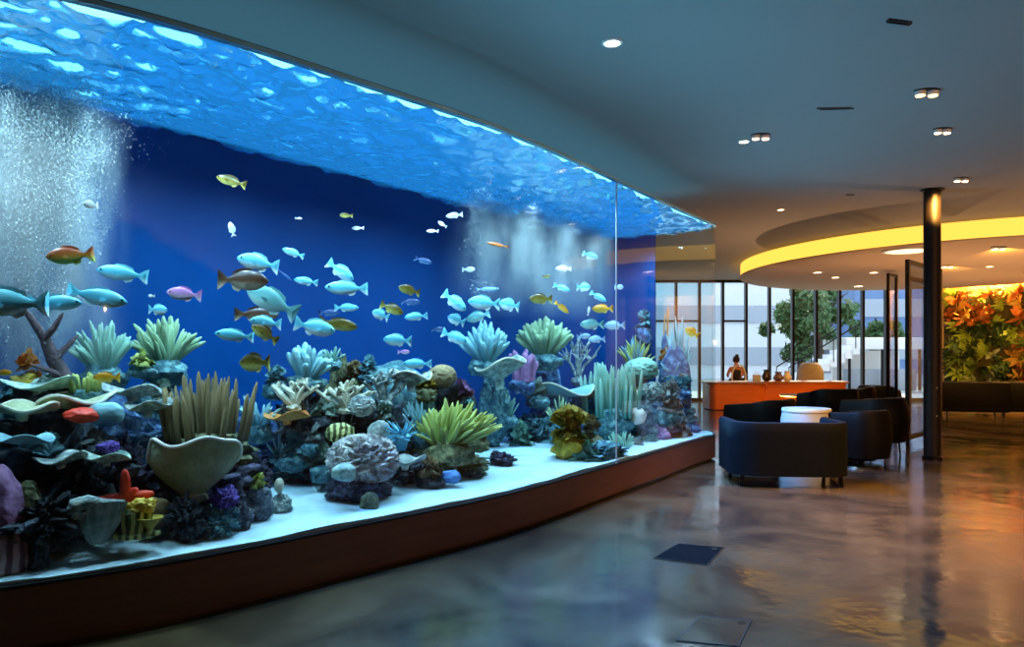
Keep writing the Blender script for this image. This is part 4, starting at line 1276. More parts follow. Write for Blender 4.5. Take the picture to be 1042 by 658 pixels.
fish(572, 293, 18, 1, C, 'slim', 'cyan-white fish above the pale yellow one near the second bubble curtain', .8, -20)
fish(572, 313, 17, 1, 'yellow', 'slim', 'pale yellow fish diving above the green bush coral', .85, -38)
fish(556, 281, 8, 1, OL, 'oval', 'tiny olive fish high in the second bubble curtain', .9, fins=False)
# far group
fish(601, 260, 16, 1, C, 'oval', 'highest cyan fish near the glass seam', .7, -20)
fish(594, 292, 14, 1, C, 'deep', 'small round cyan fish above the far yellow fish', .7, 0)
fish(609, 302, 18, 1, C, 'slim', 'cyan fish diving just above the far yellow fish', .7, -30)
fish(613, 314, 21, -1, 'yellow', 'oval', 'yellow fish near the glass seam', .6, 0)
fish(599, 316, 9, 1, 'white', 'slim', 'tiny white fish hanging upright in front of the far yellow fish', .6, 80, fins=False)
fish(602, 330, 24, -1, 'teal', 'oval', 'teal fish below the far yellow fish', .6, 0)
fish(625, 331, 21, -1, 'pale', 'oval', 'pale blue fish crossing the glass seam', .5, 0)
fish(594, 342, 14, 1, 'pale', 'oval', 'pale fish over the thin antler coral, nearer the bush coral', .8, 8, fins=False)
fish(607, 345, 17, -1, 'pale', 'oval', 'pale fish over the thin antler coral, nearer the glass seam', .75, 0)
fish(630, 292, 9, 1, 'pale', 'deep', 'tiny pale fish at the glass seam above the others', .5, fins=False)
fish(704, 338, 15, -1, 'yellow', 'deep', 'yellow fish in front of the bright end pane', .3, 30)

# ------------------------------------------------------------------ bubble curtains
M_bub, nt, out = new_mat('bubble_white')
_p = nt.nodes.new('ShaderNodeBsdfPrincipled'); _p.inputs['Base Color'].default_value = lin((222, 242, 246)); _p.inputs['Roughness'].default_value = .25
_t = nt.nodes.new('ShaderNodeBsdfTransparent'); _m = nt.nodes.new('ShaderNodeMixShader'); _m.inputs[0].default_value = .62
nt.links.new(_t.outputs[0], _m.inputs[1]); nt.links.new(_p.outputs[0], _m.inputs[2]); nt.links.new(_m.outputs[0], out.inputs[0])
OCT = [(1, 0, 0), (-1, 0, 0), (0, 1, 0), (0, -1, 0), (0, 0, 1), (0, 0, -1)]
OCF = [(0, 2, 4), (2, 1, 4), (1, 3, 4), (3, 0, 4), (2, 0, 5), (1, 2, 5), (3, 1, 5), (0, 3, 5)]
def curtain(name, bands, n, label, seed, rmin, rmax):
    """each band: centre and half width in the photograph, depth range, weight, top, length"""
    rnd = random.Random(seed)
    V, F = [], []
    tot = sum(b[4] for b in bands)
    for (pc, ph, wa, wb_, wt, ztop, zlen) in bands:
        for _ in range(int(n * wt / tot)):
            g = rnd.gauss(0, .5)
            w = wa + (wb_ - wa) * rnd.random()
            dz = min((rnd.random() ** 1.5) * zlen * (1 - .25 * min(abs(g), 1)), zlen)
            u, v = u_at(pc + ph * g * (1 + .25 * dz), w)
            sway = .05 * noise.noise(Vector((u * 3, dz * 2.0, seed))) + .03 * noise.noise(Vector((u * 9, dz * 5.0, seed)))
            den = noise.noise(Vector((u * 7, v * 4, dz * .8 + seed))) + .6 * noise.noise(Vector((u * 15, v * 4, dz * 5 + seed)))
            if den < -.05 and rnd.random() < .8: continue
            c_ = uv(min(u + sway, -.1), v + sway * .6, ztop - dz)
            r_ = rnd.uniform(rmin, rmax)
            if rnd.random() < .04: r_ *= 1.8
            k0 = len(V)
            V += [(c_.x + b[0] * r_, c_.y + b[1] * r_, c_.z + b[2] * r_) for b in OCT]
            F += [(a + k0, b + k0, c + k0) for a, b, c in OCF]
    me = bpy.data.meshes.new(name); me.from_pydata(V, [], F); me.materials.append(M_bub)
    me.polygons.foreach_set('use_smooth', [True] * len(me.polygons))
    o = link(bpy.data.objects.new(name, me))
    tag(o, label, 'bubbles', kind='stuff')
    return o
bc1 = curtain('bubble_curtain', [(15, 50, .9, 1.6, 6, 3.22, 1.95), (52, 26, .9, 1.5, 3, 3.22, 1.9), (88, 22, .9, 1.3, 3, 3.2, 1.2), (45, 70, .7, 1.5, 3.5, 3.22, .5)], 46000, 'wide white bubble curtain falling from the water surface at the near end', 3, .0016, .0038)
bc2 = curtain('bubble_curtain', [(490, 12, 1.1, 1.4, 2, 3.2, 1.3), (538, 24, 1.0, 1.4, 3, 3.2, .8), (572, 26, 1.0, 1.4, 3, 3.2, 1.15), (540, 66, .9, 1.5, 3, 3.2, .3)], 22000, 'narrower white bubble curtain near the middle of the aquarium', 5, .0016, .0040)

def mist(parent, px0, px1, w, dep, z0, z1, dens, seed, thr):
    """the finest bubbles of a curtain: a cloud too small to tell apart"""
    m, nt, out = new_mat('fine_bubbles')
    N, L = nt.nodes, nt.links
    tc = N.new('ShaderNodeTexCoord'); s_ = N.new('ShaderNodeSeparateXYZ'); L.new(tc.outputs['Generated'], s_.inputs[0])
    def mth(op, a, b=None):
        n = N.new('ShaderNodeMath'); n.operation = op
        for i, x in enumerate((a, b)):
            if x is None: continue
            if isinstance(x, (int, float)): n.inputs[i].default_value = x
            else: L.new(x, n.inputs[i])
        return n.outputs[0]
    def hump(o):
        t_ = mth('MULTIPLY_ADD', o, 2.0); t_.node.inputs[2].default_value = -1.0
        return mth('SUBTRACT', 1.0, mth('POWER', mth('ABSOLUTE', t_), 2.5))
    mp = N.new('ShaderNodeMapping'); mp.inputs['Scale'].default_value = (7, 3, 1.1); mp.inputs['Location'].default_value = (seed, 0, 0)
    L.new(tc.outputs['Object'], mp.inputs[0])
    nz = N.new('ShaderNodeTexNoise'); nz.inputs['Scale'].default_value = 1.0; nz.inputs['Detail'].default_value = 4; L.new(mp.outputs[0], nz.inputs['Vector'])
    n1 = mth('MAXIMUM', mth('SUBTRACT', nz.outputs['Fac'], thr), 0.0)
    zz = mth('POWER', s_.outputs['Z'], 1.3)
    dn = mth('MULTIPLY', mth('MULTIPLY', mth('MULTIPLY', n1, hump(s_.outputs['X'])), mth('MULTIPLY', hump(s_.outputs['Y']), zz)), dens)
    vs = N.new('ShaderNodeVolumeScatter'); vs.inputs['Color'].default_value = lin((226, 246, 250)); L.new(dn, vs.inputs['Density'])
    L.new(vs.outputs[0], out.inputs['Volume'])
    u0, v0 = u_at(px0, w); u1, v1 = u_at(px1, w)
    uc, vc = (u0 + u1) / 2, (v0 + v1) / 2
    bm = bmesh.new(); box(bm, (0, 0, 0), (abs(u1 - u0), dep, z1 - z0))
    o = build('fine_bubbles', bm, m, parent, smooth=False, loc=uv(uc, vc, (z0 + z1) / 2), rz=ANG)
    o['kind'] = 'stuff'
mist(bc1, -60, 122, 1.4, .75, 1.0, 3.2, 46.0, 2.0, .38)
mist(bc2, 470, 610, 1.4, .6, 1.9, 3.2, 32.0, 5.0, .42)
# ------------------------------------------------------------------ the lounge
M_navy = mat('navy_fabric', (7, 10, 15), .75, rgb2=(10, 14, 20), scale=40, bump=.15, bscale=220, spec=.12)
M_char = mat('charcoal_leather', (10, 9, 9), .5, rgb2=(15, 13, 13), scale=12, spec=.1)
M_steel = mat('chair_metal', (120, 112, 106), .25, 1)
M_seat = mat('seat_grey', (52, 54, 58), .85, rgb2=(62, 64, 68), scale=30)

def u_path(w, d, r, n=10):
    """U-shaped plan line, open to +y, from one arm tip round the back to the other"""
    pts = [(-w / 2, d / 2)]
    for k in range(n + 1):
        a = PI + PI / 2 * k / n
        pts.append((-w / 2 + r + r * math.cos(a), -d / 2 + r + r * math.sin(a)))
    for k in range(n + 1):
        a = 1.5 * PI + PI / 2 * k / n
        pts.append((w / 2 - r + r * math.cos(a), -d / 2 + r + r * math.sin(a)))
    pts.append((w / 2, d / 2))
    res = [Vector(pts[0])]
    for a, b in zip(pts, pts[1:]):
        a, b = Vector(a), Vector(b)
        k_ = max(1, int((b - a).length / .12))
        for j in range(1, k_ + 1): res.append(a.lerp(b, j / k_))
    return res
def tub_chair(loc, rz, w, d, zb, zt, label, m, bulge=0.0, legs='block', arm_drop=0.0, r=.4, th=.12, seat=True, group=None):
    t = tag(empty('tub_armchair', loc, rz), label, 'armchair', group)
    path = u_path(w, d, min(r, w / 2 - .01, d - .02))
    n = len(path)
    def nrm(i):
        a = path[max(i - 1, 0)]; b = path[min(i + 1, n - 1)]
        t_ = (b - a).normalized(); return Vector((-t_.y, t_.x))
    # cross section of the wall: outer side from bottom to top, rounded top, inner side
    sec = []
    for k in range(7):
        s_ = k / 6; sec.append((bulge * math.sin(PI * s_), s_ * .94))
    sec += [(-th * .12, .985), (-th * .5, 1.0), (-th * .88, .985), (-th, .94), (-th, .5), (-th, 0)]
    bm = bmesh.new(); rings = []
    for i in range(n):
        s_ = abs(i / (n - 1) * 2 - 1)
        top = zt - arm_drop * max(0, (s_ - .35) / .65) ** 1.5
        nn = nrm(i)
        rings.append([bm.verts.new((path[i].x - nn.x * o_, path[i].y - nn.y * o_, zb + (top - zb) * h_)) for o_, h_ in sec])
    ns = len(sec)
    for i in range(n - 1):
        for k in range(ns):
            bm.faces.new((rings[i][k], rings[i + 1][k], rings[i + 1][(k + 1) % ns], rings[i][(k + 1) % ns]))
    bm.faces.new(list(reversed(rings[0]))); bm.faces.new(rings[-1])
    build('shell', bm, m, t)
    bm = bmesh.new(); box(bm, (0, .03, zb + .1), (w - 2 * th + .02, d - th, .2), bev=.03); build('seat_base', bm, m, t)
    bm = bmesh.new(); box(bm, (0, .05, zb + .26), (w - 2 * th - .01, d - th - .02, .13), bev=.045); build('seat_cushion', bm, M_seat, t)
    if legs == 'block':
        for x, y in ((-1, -1), (1, -1), (-1, 1), (1, 1)):
            bm = bmesh.new(); X, Y = x * (w / 2 - .12), y * (d / 2 - .14)
            tube(bm, [(X, Y, zb + .02), (X * 1.03, Y * 1.03, 0)], [.03, .02], 10); build('leg', bm, M_black, t)
    elif legs == 'pin':
        for x, y in ((-1, -1), (1, -1), (-1, 1), (1, 1)):
            bm = bmesh.new(); X, Y = x * (w / 2 - .16), y * (d / 2 - .16)
            tube(bm, [(X, Y, zb + .03), (X * 1.08, Y * 1.08, 0)], [.016, .012], 8); build('leg', bm, M_black, t)
    else:
        bm = bmesh.new(); lathe(bm, [(0, zb - .0), (w * .36, zb), (w * .3, zb - .05), (.04, zb - .06), (.04, .03), (0, .03)][::-1], 32); build('pedestal', bm, m, t)
        bm = bmesh.new(); lathe(bm, [(w * .40, 0), (w * .44, .004), (w * .43, .02), (0, .03)], 40); build('floor_disc', bm, M_steel, t)
    return t
def at(px, Y, z=0.0): return Vector(((px - CX) / FPX * Y, Y, z))
tub_chair(at(797.5, 8.62), R(-4), 1.32, .84, .13, .735, 'nearest wide dark navy armchair seen from behind beside the end of the aquarium', M_navy, .0, 'block', .0, .30, .11)
tub_chair(at(778, 11.6), R(38), .92, .85, .10, .80, 'black armchair behind the nearest one, close to the corner of the aquarium', M_char, .03, 'block', .1, .38)
tub_chair(at(876, 9.85), R(28), .60, .70, .14, .77, 'dark swivel armchair on a steel floor disc beside the nearest armchair', M_char, .03, 'disc', .06, .28)
tub_chair(at(893, 10.95), R(35), .72, .74, .22, .87, 'dark rounded armchair on thin legs, nearest to the glass door', M_char, .06, 'pin', .06, .34)
tub_chair(at(845, 12.6), R(5), .84, .74, .16, .92, 'black high-backed armchair between the white drum table and the orange desk', M_char, .02, 'pin', .1, .3)
tub_chair(at(872, 17.6), R(60), 1.0, .8, .12, .74, 'black lounge chair beside the end of the orange desk', M_char, .03, 'block', .14, .34)
tub_chair(at(893, 18.8), R(-40), .9, .8, .12, .72, 'farthest black lounge chair, near the window wall', M_char, .03, 'block', .14, .34)

# white drum table
t = tag(empty('drum_table', at(820.5, 10.2)), 'white tapered drum side table showing above the nearest armchair', 'side table')
M_drum = mat('drum_white', (206, 204, 196), .5)
bm = bmesh.new(); lathe(bm, [(.30, 0), (.345, .02), (.345, .30), (.335, .60), (.315, .70)], 48); build('drum', bm, M_drum, t)
bm = bmesh.new(); lathe(bm, [(.315, .70), (.325, .71), (.325, .74), (.315, .752), (0, .755)], 48); build('table_top', bm, mat('drum_top', (232, 226, 210), .4), t)

def round_table(px, Y, r, h, label, m):
    t = tag(empty('round_table', at(px, Y)), label, 'table')
    bm = bmesh.new(); lathe(bm, [(r * .9, h - .04), (r, h - .02), (r, h - .006), (r * .985, h), (0, h)], 40); build('table_top', bm, m, t)
    bm = bmesh.new(); cyl(bm, (0, 0, .02), (0, 0, h - .04), .035, .03, 14); build('pedestal', bm, M_black, t)
    bm = bmesh.new(); lathe(bm, [(r * .55, 0), (r * .55, .012), (.05, .03), (0, .03)], 32); build('foot_plate', bm, M_black, t)
round_table(813, 14.2, .36, .72, 'round honey-coloured wooden table in front of the orange desk', mat('honey_wood', (226, 164, 70), .4, rgb2=(206, 142, 52), scale=4, stretch=(1, 8, 1)))
round_table(873, 13.4, .26, .62, 'small cream round table between the high-backed and the rounded armchair', mat('cream_top', (226, 202, 150), .4))

# the orange desk
t = tag(empty('reception_desk', (0, 0, 0)), 'long orange wooden desk with rounded corners in front of the window wall', 'desk')
M_or = mat('orange_wood', (226, 112, 30), .4, rgb2=(204, 92, 20), scale=2, stretch=(1, 1, 10))
M_ortop = mat('desk_top_wood', (176, 112, 62), .4, rgb2=(150, 92, 50), scale=3, stretch=(6, 1, 1))
def rrect(x0, y0, x1, y1, r, n=8):
    res = []
    for cx_, cy_, a0 in ((x1 - r, y0 + r, -PI / 2), (x1 - r, y1 - r, 0), (x0 + r, y1 - r, PI / 2), (x0 + r, y0 + r, PI)):
        for k in range(n + 1): res.append((cx_ + r * math.cos(a0 + PI / 2 * k / n), cy_ + r * math.sin(a0 + PI / 2 * k / n)))
    return res
bm = bmesh.new(); prism(bm, rrect(5.3, 19.6, 6.78, 20.7, .22), 0.02, .70); build('front_section', bm, M_or, t)
bm = bmesh.new(); prism(bm, rrect(6.6, 20.05, 9.15, 20.9, .18), 0.02, .70); build('long_section', bm, M_or, t)
bm = bmesh.new(); prism(bm, rrect(5.25, 19.55, 6.84, 20.75, .25), .70, .745); build('desk_top', bm, M_ortop, t)
bm = bmesh.new(); prism(bm, rrect(6.55, 20.0, 9.22, 20.95, .2), .702, .747); build('desk_top', bm, M_ortop, t)
bm = bmesh.new(); prism(bm, rrect(5.4, 19.7, 6.7, 20.6, .2), 0, .03); prism(bm, rrect(6.7, 20.15, 9.05, 20.8, .15), 0, .03); build('toe_kick', bm, M_black, t)

def desk_item(kind, px, Y, r, h, m, label):
    z = .747
    q_ = at(px, Y, z)
    t = tag(empty(kind, q_), label, 'desk item')
    return t, r, h
t, r, h = desk_item('paper_bag', 770, 20.3, 0, 0, 0, 'small pale paper bag on the desk beside the seated person')
bm = bmesh.new(); box(bm, (0, 0, .09), (.2, .1, .18), bev=.01); build('bag', bm, M_drum, t)
bm = bmesh.new(); tube(bm, [(-.05, 0, .18), (-.04, 0, .25), (.04, 0, .25), (.05, 0, .18)], .008, 6); build('handle', bm, M_white, t)
def vase(px, r, h, m, label):
    t = tag(empty('vase', at(px, 20.45, .747)), label, 'vase')
    bm = bmesh.new(); lathe(bm, [(r * .5, 0), (r * .9, h * .2), (r, h * .45), (r * .6, h * .8), (r * .55, h * .95), (r * .7, h)], 24); build('body', bm, m, t)
    bm = bmesh.new(); lathe(bm, [(r * .5, h), (r * .72, h + .005), (r * .72, h + .02), (r * .5, h + .02), (r * .5, h)], 24); build('lip', bm, m, t)
vase(780, .13, .30, mat('vase_dark', (50, 40, 38), .3), 'dark squat vase on the desk beside the paper bag')
vase(792, .14, .24, mat('vase_mauve', (120, 100, 122), .3), 'mauve-grey vase in the middle of the orange desk')
vase(801, .12, .26, mat('vase_white', (224, 220, 214), .3), 'white vase on the desk nearest to the grey round-backed chair')

# grey round-backed chair behind the desk
t = tag(empty('round_back_chair', at(824, 22.0)), 'pale grey round-backed chair standing behind the far part of the desk', 'chair')
M_pg = mat('pale_grey_fabric', (150, 142, 136), .85, rgb2=(172, 164, 156), scale=20)
bm = bmesh.new()
for k in range(1):
    lathe(bm, [(.34, .42), (.40, .7), (.38, 1.0), (.30, 1.18), (.2, 1.24), (.15, 1.2), (.26, 1.0), (.3, .72), (.26, .42)], 32)
for v in bm.verts: v.co.z = v.co.z if v.co.y < .05 else .42 + (v.co.z - .42) * .6
build('backrest', bm, M_pg, t)
bm = bmesh.new(); lathe(bm, [(.3, .34), (.34, .38), (.34, .46), (.28, .5), (0, .51)], 32); build('seat', bm, M_pg, t)
for x, y in ((-1, -1), (1, -1), (-1, 1), (1, 1)):
    bm = bmesh.new(); tube(bm, [(x * .2, y * .2, .36), (x * .25, y * .25, 0)], [.02, .014], 8); build('leg', bm, M_black, t)

# seated person with a white chair
ch = at(749.5, 21.35)
t = tag(empty('white_chair', ch), 'white arch-backed tall chair behind the desk by the aquarium corner', 'chair')
bm = bmesh.new(); tube(bm, [(-.2, -.2, .62), (-.19, -.22, .95), (-.12, -.23, 1.13), (0, -.235, 1.19), (.12, -.23, 1.13), (.19, -.22, .95), (.2, -.2, .62)], .024, 10); build('back_arch', bm, M_white, t)
bm = bmesh.new(); box(bm, (0, 0, .61), (.42, .42, .05), bev=.015); build('seat', bm, M_white, t)
for x, y in ((-1, -1), (1, -1), (-1, 1), (1, 1)):
    bm = bmesh.new(); tube(bm, [(x * .18, y * .18, .6), (x * .22, y * .22, 0)], [.02, .015], 8); build('leg', bm, M_white, t)
bm = bmesh.new(); tube(bm, [(-.2, .2, .25), (.2, .2, .25)], .012, 8); build('foot_bar', bm, M_white, t)

def skin_body(name, verts, edges, radii, m, parent=None, root=0, sub=2, loc=None):
    me = bpy.data.meshes.new(name)
    me.from_pydata([tuple(v) for v in verts], edges, [])
    me.materials.append(m)
    o = link(bpy.data.objects.new(name, me))
    if parent: o.parent = parent
    if loc is not None: o.location = loc
    sk = o.modifiers.new('skin', 'SKIN'); sk.use_smooth_shade = True
    for i, d_ in enumerate(me.skin_vertices[0].data):
        d_.radius = radii[i] if isinstance(radii[i], tuple) else (radii[i], radii[i])
        d_.use_root = (i == root)
    ss = o.modifiers.new('sub', 'SUBSURF'); ss.levels = sub; ss.render_levels = sub
    return o
M_skin = mat('skin', (196, 132, 98), .6)
M_dark = mat('dark_clothes', (34, 30, 34), .85)
M_hair = mat('dark_hair', (38, 22, 16), .6)
# bones: pelvis, spine, neck, head, arms bent onto the table by the window, thighs, shins, feet, and five fingers a hand
J = [(0, 0, .72), (0, .02, .9), (0, .03, 1.06), (0, .02, 1.15), (0, .03, 1.21), (0, .05, 1.30), (0, .06, 1.38)]
Rd = [(.15, .11), (.13, .095), (.15, .09), (.06, .06), (.05, .05), (.085, .095), (.06, .07)]
E = [(0, 1), (1, 2), (2, 3), (3, 4), (4, 5), (5, 6)]
for s_ in (-1, 1):
    i = len(J)
    J += [(s_ * .17, .02, 1.08), (s_ * .23, .10, .90), (s_ * .16, .30, .84), (s_ * .13, .37, .84)]
    Rd += [.058, .042, .032, (.032, .018)]
    E += [(2, i), (i, i + 1), (i + 1, i + 2), (i + 2, i + 3)]
    for f in range(5):
        k = len(J)
        fx = (f - 2) * .016
        if f == 0:
            J += [(s_ * .10, .39, .845), (s_ * .085, .41, .84)]
        else:
            ln = (0, .058, .066, .062, .048)[f]
            J += [(s_ * (.125 + fx * .8), .37 + ln * .6, .84), (s_ * (.125 + fx), .37 + ln, .828)]
        Rd += [.0095, .008]
        E += [(i + 3, k), (k, k + 1)]
    i = len(J)
    J += [(s_ * .10, .05, .70), (s_ * .12, .36, .69), (s_ * .12, .34, .36), (s_ * .12, .33, .29), (s_ * .13, .46, .27)]
    Rd += [.09, .062, .05, .042, (.036, .028)]
    E += [(0, i), (i, i + 1), (i + 1, i + 2), (i + 2, i + 3), (i + 3, i + 4)]
pr = tag(empty('person', ch), 'person with dark tied-up hair sitting in a white chair behind the desk', 'person')
skin_body('body', J, E, Rd, M_skin, pr)
# clothing: a dark sleeveless top and trousers that follow the body
i0_ = [0, 1, 2]
JT = [J[0], J[1], J[2], (-.11, .02, 1.09), (.11, .02, 1.09)]
skin_body('top', [Vector(v) for v in JT], [(0, 1), (1, 2), (2, 3), (2, 4)], [(.162, .122), (.142, .107), (.160, .1), .06, .06], M_dark, pr)
JL = [(0, 0, .74)]; EL = []; RL = [(.165, .125)]
for s_ in (-1, 1):
    i = len(JL); JL += [(s_ * .10, .05, .70), (s_ * .12, .36, .69), (s_ * .12, .34, .36)]; RL += [.1, .072, .06]; EL += [(0, i), (i, i + 1), (i + 1, i + 2)]
skin_body('trousers', JL, EL, RL, M_dark, pr)
bm = bmesh.new()
bmesh.ops.create_icosphere(bm, subdivisions=3, radius=1.0)
for v in list(bm.verts):
    v.co = Vector((v.co.x * .098, v.co.y * .105 + .03, v.co.z * .108 + 1.345))
bmesh.ops.delete(bm, geom=[f for f in bm.faces if f.calc_center_median().y > .075 and f.calc_center_median().z < 1.39], context='FACES')
bn = bmesh.ops.create_icosphere(bm, subdivisions=2, radius=.055)
bmesh.ops.translate(bm, vec=(0, -.04, 1.45), verts=bn['verts'])
build('hair', bm, M_hair, pr)
bm = bmesh.new()   # face: nose, brow and lips, turned to the windows
box(bm, (0, .15, 1.30), (.022, .035, .045), bev=.008); box(bm, (0, .137, 1.262), (.045, .014, .014), bev=.005)
build('nose_and_mouth', bm, M_skin, pr)
for s_ in (-1, 1):
    bm = bmesh.new(); bmesh.ops.create_icosphere(bm, subdivisions=2, radius=.013); bmesh.ops.translate(bm, vec=(s_ * .033, .133, 1.325), verts=bm.verts[:]); build('eye', bm, M_eye, pr)
    bm = bmesh.new(); bmesh.ops.create_icosphere(bm, subdivisions=2, radius=1); bmesh.ops.transform(bm, matrix=Matrix.Translation((s_ * .09, .05, 1.305)) @ Matrix.Diagonal((.014, .024, .034, 1)), verts=bm.verts[:]); build('ear', bm, M_skin, pr)

# black sofas by the planted wall
def sofa(px, Y, w, rz, label):
    t = tag(empty('lounge_sofa', at(px, Y), rz), label, 'sofa')
    bm = bmesh.new(); box(bm, (0, 0, .22), (w, .85, .26), bev=.06); build('base', bm, M_char, t)
    bm = bmesh.new(); box(bm, (0, -.33, .5), (w, .22, .66), bev=.09); build('backrest', bm, M_char, t)
    for s_ in (-1, 1):
        bm = bmesh.new(); box(bm, (s_ * (w / 2 - .09), .05, .45), (.19, .72, .4), bev=.08); build('armrest', bm, M_char, t)
        for y in (-.3, .3):
            bm = bmesh.new(); cyl(bm, (s_ * (w / 2 - .15), y, .1), (s_ * (w / 2 - .15), y, 0), .025, .018, 10); build('leg', bm, M_steel, t)
    bm = bmesh.new(); box(bm, (0, .08, .41), (w - .36, .6, .15), bev=.05); build('seat_cushion', bm, M_char, t)
sofa(988, 18.2, 1.48, R(-18), 'black sofa in front of the plant wall, fully in view')
sofa(1051, 18.0, 1.5, R(-30), 'black sofa cut off by the edge of the picture in front of the plant wall')

# ------------------------------------------------------------------ glass partition and door
def glass_leaf(name, a, b, z0, z1, fr, label, cat, bars=()):
    d_ = b - a; L_ = d_.length; rz = math.atan2(d_.y, d_.x)
    t = tag(empty(name, (a.x, a.y, 0), rz), label, cat)
    bm = bmesh.new()
    for x in (fr / 2, L_ - fr / 2): box(bm, (x, 0, (z0 + z1) / 2), (fr, .06, z1 - z0))
    for z in (z0 + fr / 2, z1 - fr / 2) + tuple(bars): box(bm, (L_ / 2, 0, z), (L_, .05, fr))
    build('frame', bm, M_black, t, smooth=False)
    bm = bmesh.new(); box(bm, (L_ / 2, 0, (z0 + z1) / 2), (L_ - fr * 1.6, .012, z1 - z0 - fr)); build('pane', bm, M_doorg, t, smooth=False)
    return t, L_
M_doorg = glass('door_glass', (222, 234, 246), 1.3)
t, L_ = glass_leaf('glass_door', at(923, 11.85), at(957, 13.2), .12, 3.02, .075, 'tall black-framed glass door standing open behind the bronze column', 'glass door', (2.72,))
bm = bmesh.new(); cyl(bm, (L_ - .2, -.06, .8), (L_ - .2, -.06, 1.5), .015, .015, 10); build('pull_handle', bm, M_steel, t)
bm = bmesh.new(); cyl(bm, (.037, 0, 0), (.037, 0, .12), .03, .03, 14); build('floor_pivot', bm, M_black, t)
glass_leaf('glass_partition', at(903.5, 17.5), at(912.5, 17.9), 0, 3.42, .06, 'narrow black-framed glass partition beyond the armchairs', 'partition')

# ------------------------------------------------------------------ living plant wall
MID = A + dv * 2.1
t = tag(empty('plant_wall', (A.x, A.y, 0), math.atan2(dv.y, dv.x)), 'lush vertical garden of green and orange leaves on the ochre wall', 'plant wall')
bm = bmesh.new(); box(bm, (1.95, -.07, 1.95), (3.1, .1, 3.0)); build('backing_panel', bm, mat('moss_backing', (44, 44, 22), .95, rgb2=(76, 66, 30), scale=8, bump=.6), t, smooth=False)
PL = {'fern': ((52, 84, 30), (120, 150, 60)), 'lime': ((120, 160, 40), (190, 206, 80)), 'dark': ((24, 44, 26), (52, 78, 40)), 'rust': ((170, 84, 34), (222, 140, 66)), 'red': ((120, 52, 36), (170, 90, 60)), 'gold': ((176, 130, 40), (224, 184, 90)), 'pale': ((150, 166, 120), (206, 214, 170))}
PM = {k: mat('leaf_' + k, a, .55, rgb2=b, scale=3, bump=.2) for k, (a, b) in PL.items()}
def plant_bm(seed, R_, n, wide, droop):
    rnd = random.Random(seed); bm = bmesh.new()
    for i in range(n):
        a = rnd.uniform(0, 2 * PI); el = rnd.uniform(.1, 1.2)
        d_ = Vector((math.cos(a) * math.cos(el), -math.sin(el), math.sin(a) * math.cos(el)))
        sd = d_.cross(Vector((rnd.uniform(-.3, .3), rnd.uniform(-.5, 0), 1))).normalized()
        ln = R_ * rnd.uniform(.7, 1.15); wd = ln * wide * rnd.uniform(.8, 1.2)
        prev = None
        for k in range(6):
            s_ = k / 5
            c_ = d_ * ln * s_ + Vector((0, 0, -droop * ln * s_ * s_))
            h_ = wd * math.sin(PI * min(.08 + s_ * .9, 1)) * .5
            up = Vector((0, -.015 * ln, 0))
            row = [bm.verts.new(c_ - sd * h_), bm.verts.new(c_ + up), bm.verts.new(c_ + sd * h_)]
            if prev:
                for j in (0, 1): bm.faces.new((prev[j], prev[j + 1], row[j + 1], row[j]))
            prev = row
    return bm
kinds = list(PL)
pmesh = {}
for k in kinds:
    for v_ in range(2):
        wide, n, dr = {'fern': (.2, 26, .5), 'lime': (.3, 18, .3), 'dark': (.45, 16, .3), 'rust': (.4, 15, .2), 'red': (.5, 13, .3), 'gold': (.24, 22, .4), 'pale': (.36, 15, .3)}[k]
        o = build('x', plant_bm(hash(k) % 97 * 0 + len(pmesh) * 5 + v_, 1.0, n, wide, dr), PM[k]); pmesh[(k, v_)] = o.data; o.data.name = 'plant_' + k; bpy.data.objects.remove(o)
rnd = random.Random(12)
for i in range(96):
    x = .45 + 2.95 * ((i % 12) + rnd.uniform(.1, .9)) / 12; z = .55 + 2.85 * ((i // 12) + rnd.uniform(.1, .9)) / 8
    top = z > 2.5; mid_ = 1.4 < z <= 2.5
    right = x > 2.2
    ks = ['rust', 'gold', 'gold', 'rust', 'lime'] if top else (['lime', 'rust', 'dark', 'gold', 'red'] if right and mid_ else (['fern', 'lime', 'dark', 'dark', 'pale'] if not right else ['dark', 'red', 'fern', 'gold']))
    if x > 2.7: ks = ['gold', 'gold', 'red', 'fern', 'rust']
    k = rnd.choice(ks)
    r_ = rnd.uniform(.25, .4)
    inst({'fern': 'fern', 'lime': 'lime_plant', 'dark': 'broadleaf_plant', 'rust': 'rust_leaved_plant', 'red': 'red_leaved_plant', 'gold': 'golden_plant', 'pale': 'pale_leaved_plant'}[k], pmesh[(k, i % 2)], t, Matrix.Translation((x, -.12, z)) @ Matrix.Rotation(rnd.uniform(0, 6.28), 4, 'Y') @ Matrix.Diagonal((r_, r_, r_, 1)))
# lamp trough along the top of the planted wall
c_ = A.lerp(B, .45)
t = tag(empty('wall_washer', (c_.x + nv.x * .26, c_.y + nv.y * .26, CEIL), math.atan2(dv.y, dv.x)), 'long warm linear lamp in the ceiling along the plant wall', 'ceiling light')
bm = bmesh.new(); box(bm, (0, 0, -.03), (3.6, .1, .06), bev=.008); build('housing', bm, M_white, t)
bm = bmesh.new(); box(bm, (0, 0, -.064), (3.5, .06, .008)); build('diffuser', bm, glow('washer_warm', (255, 200, 100), 6), t, smooth=False)
al = area('washer_light', (c_.x + nv.x * .26, c_.y + nv.y * .26, CEIL - .1), (0, 0, 0), 3.4, 700, (255, 190, 95), .12)
al.rotation_euler = (Vector((c_.x, c_.y, 1.6)) - al.location).to_track_quat('-Z', 'Y').to_euler()
al.rotation_euler = (Matrix.Rotation(math.atan2(dv.y, dv.x), 4, 'Z') @ Matrix.Rotation(R(-8), 4, 'X')).to_euler()

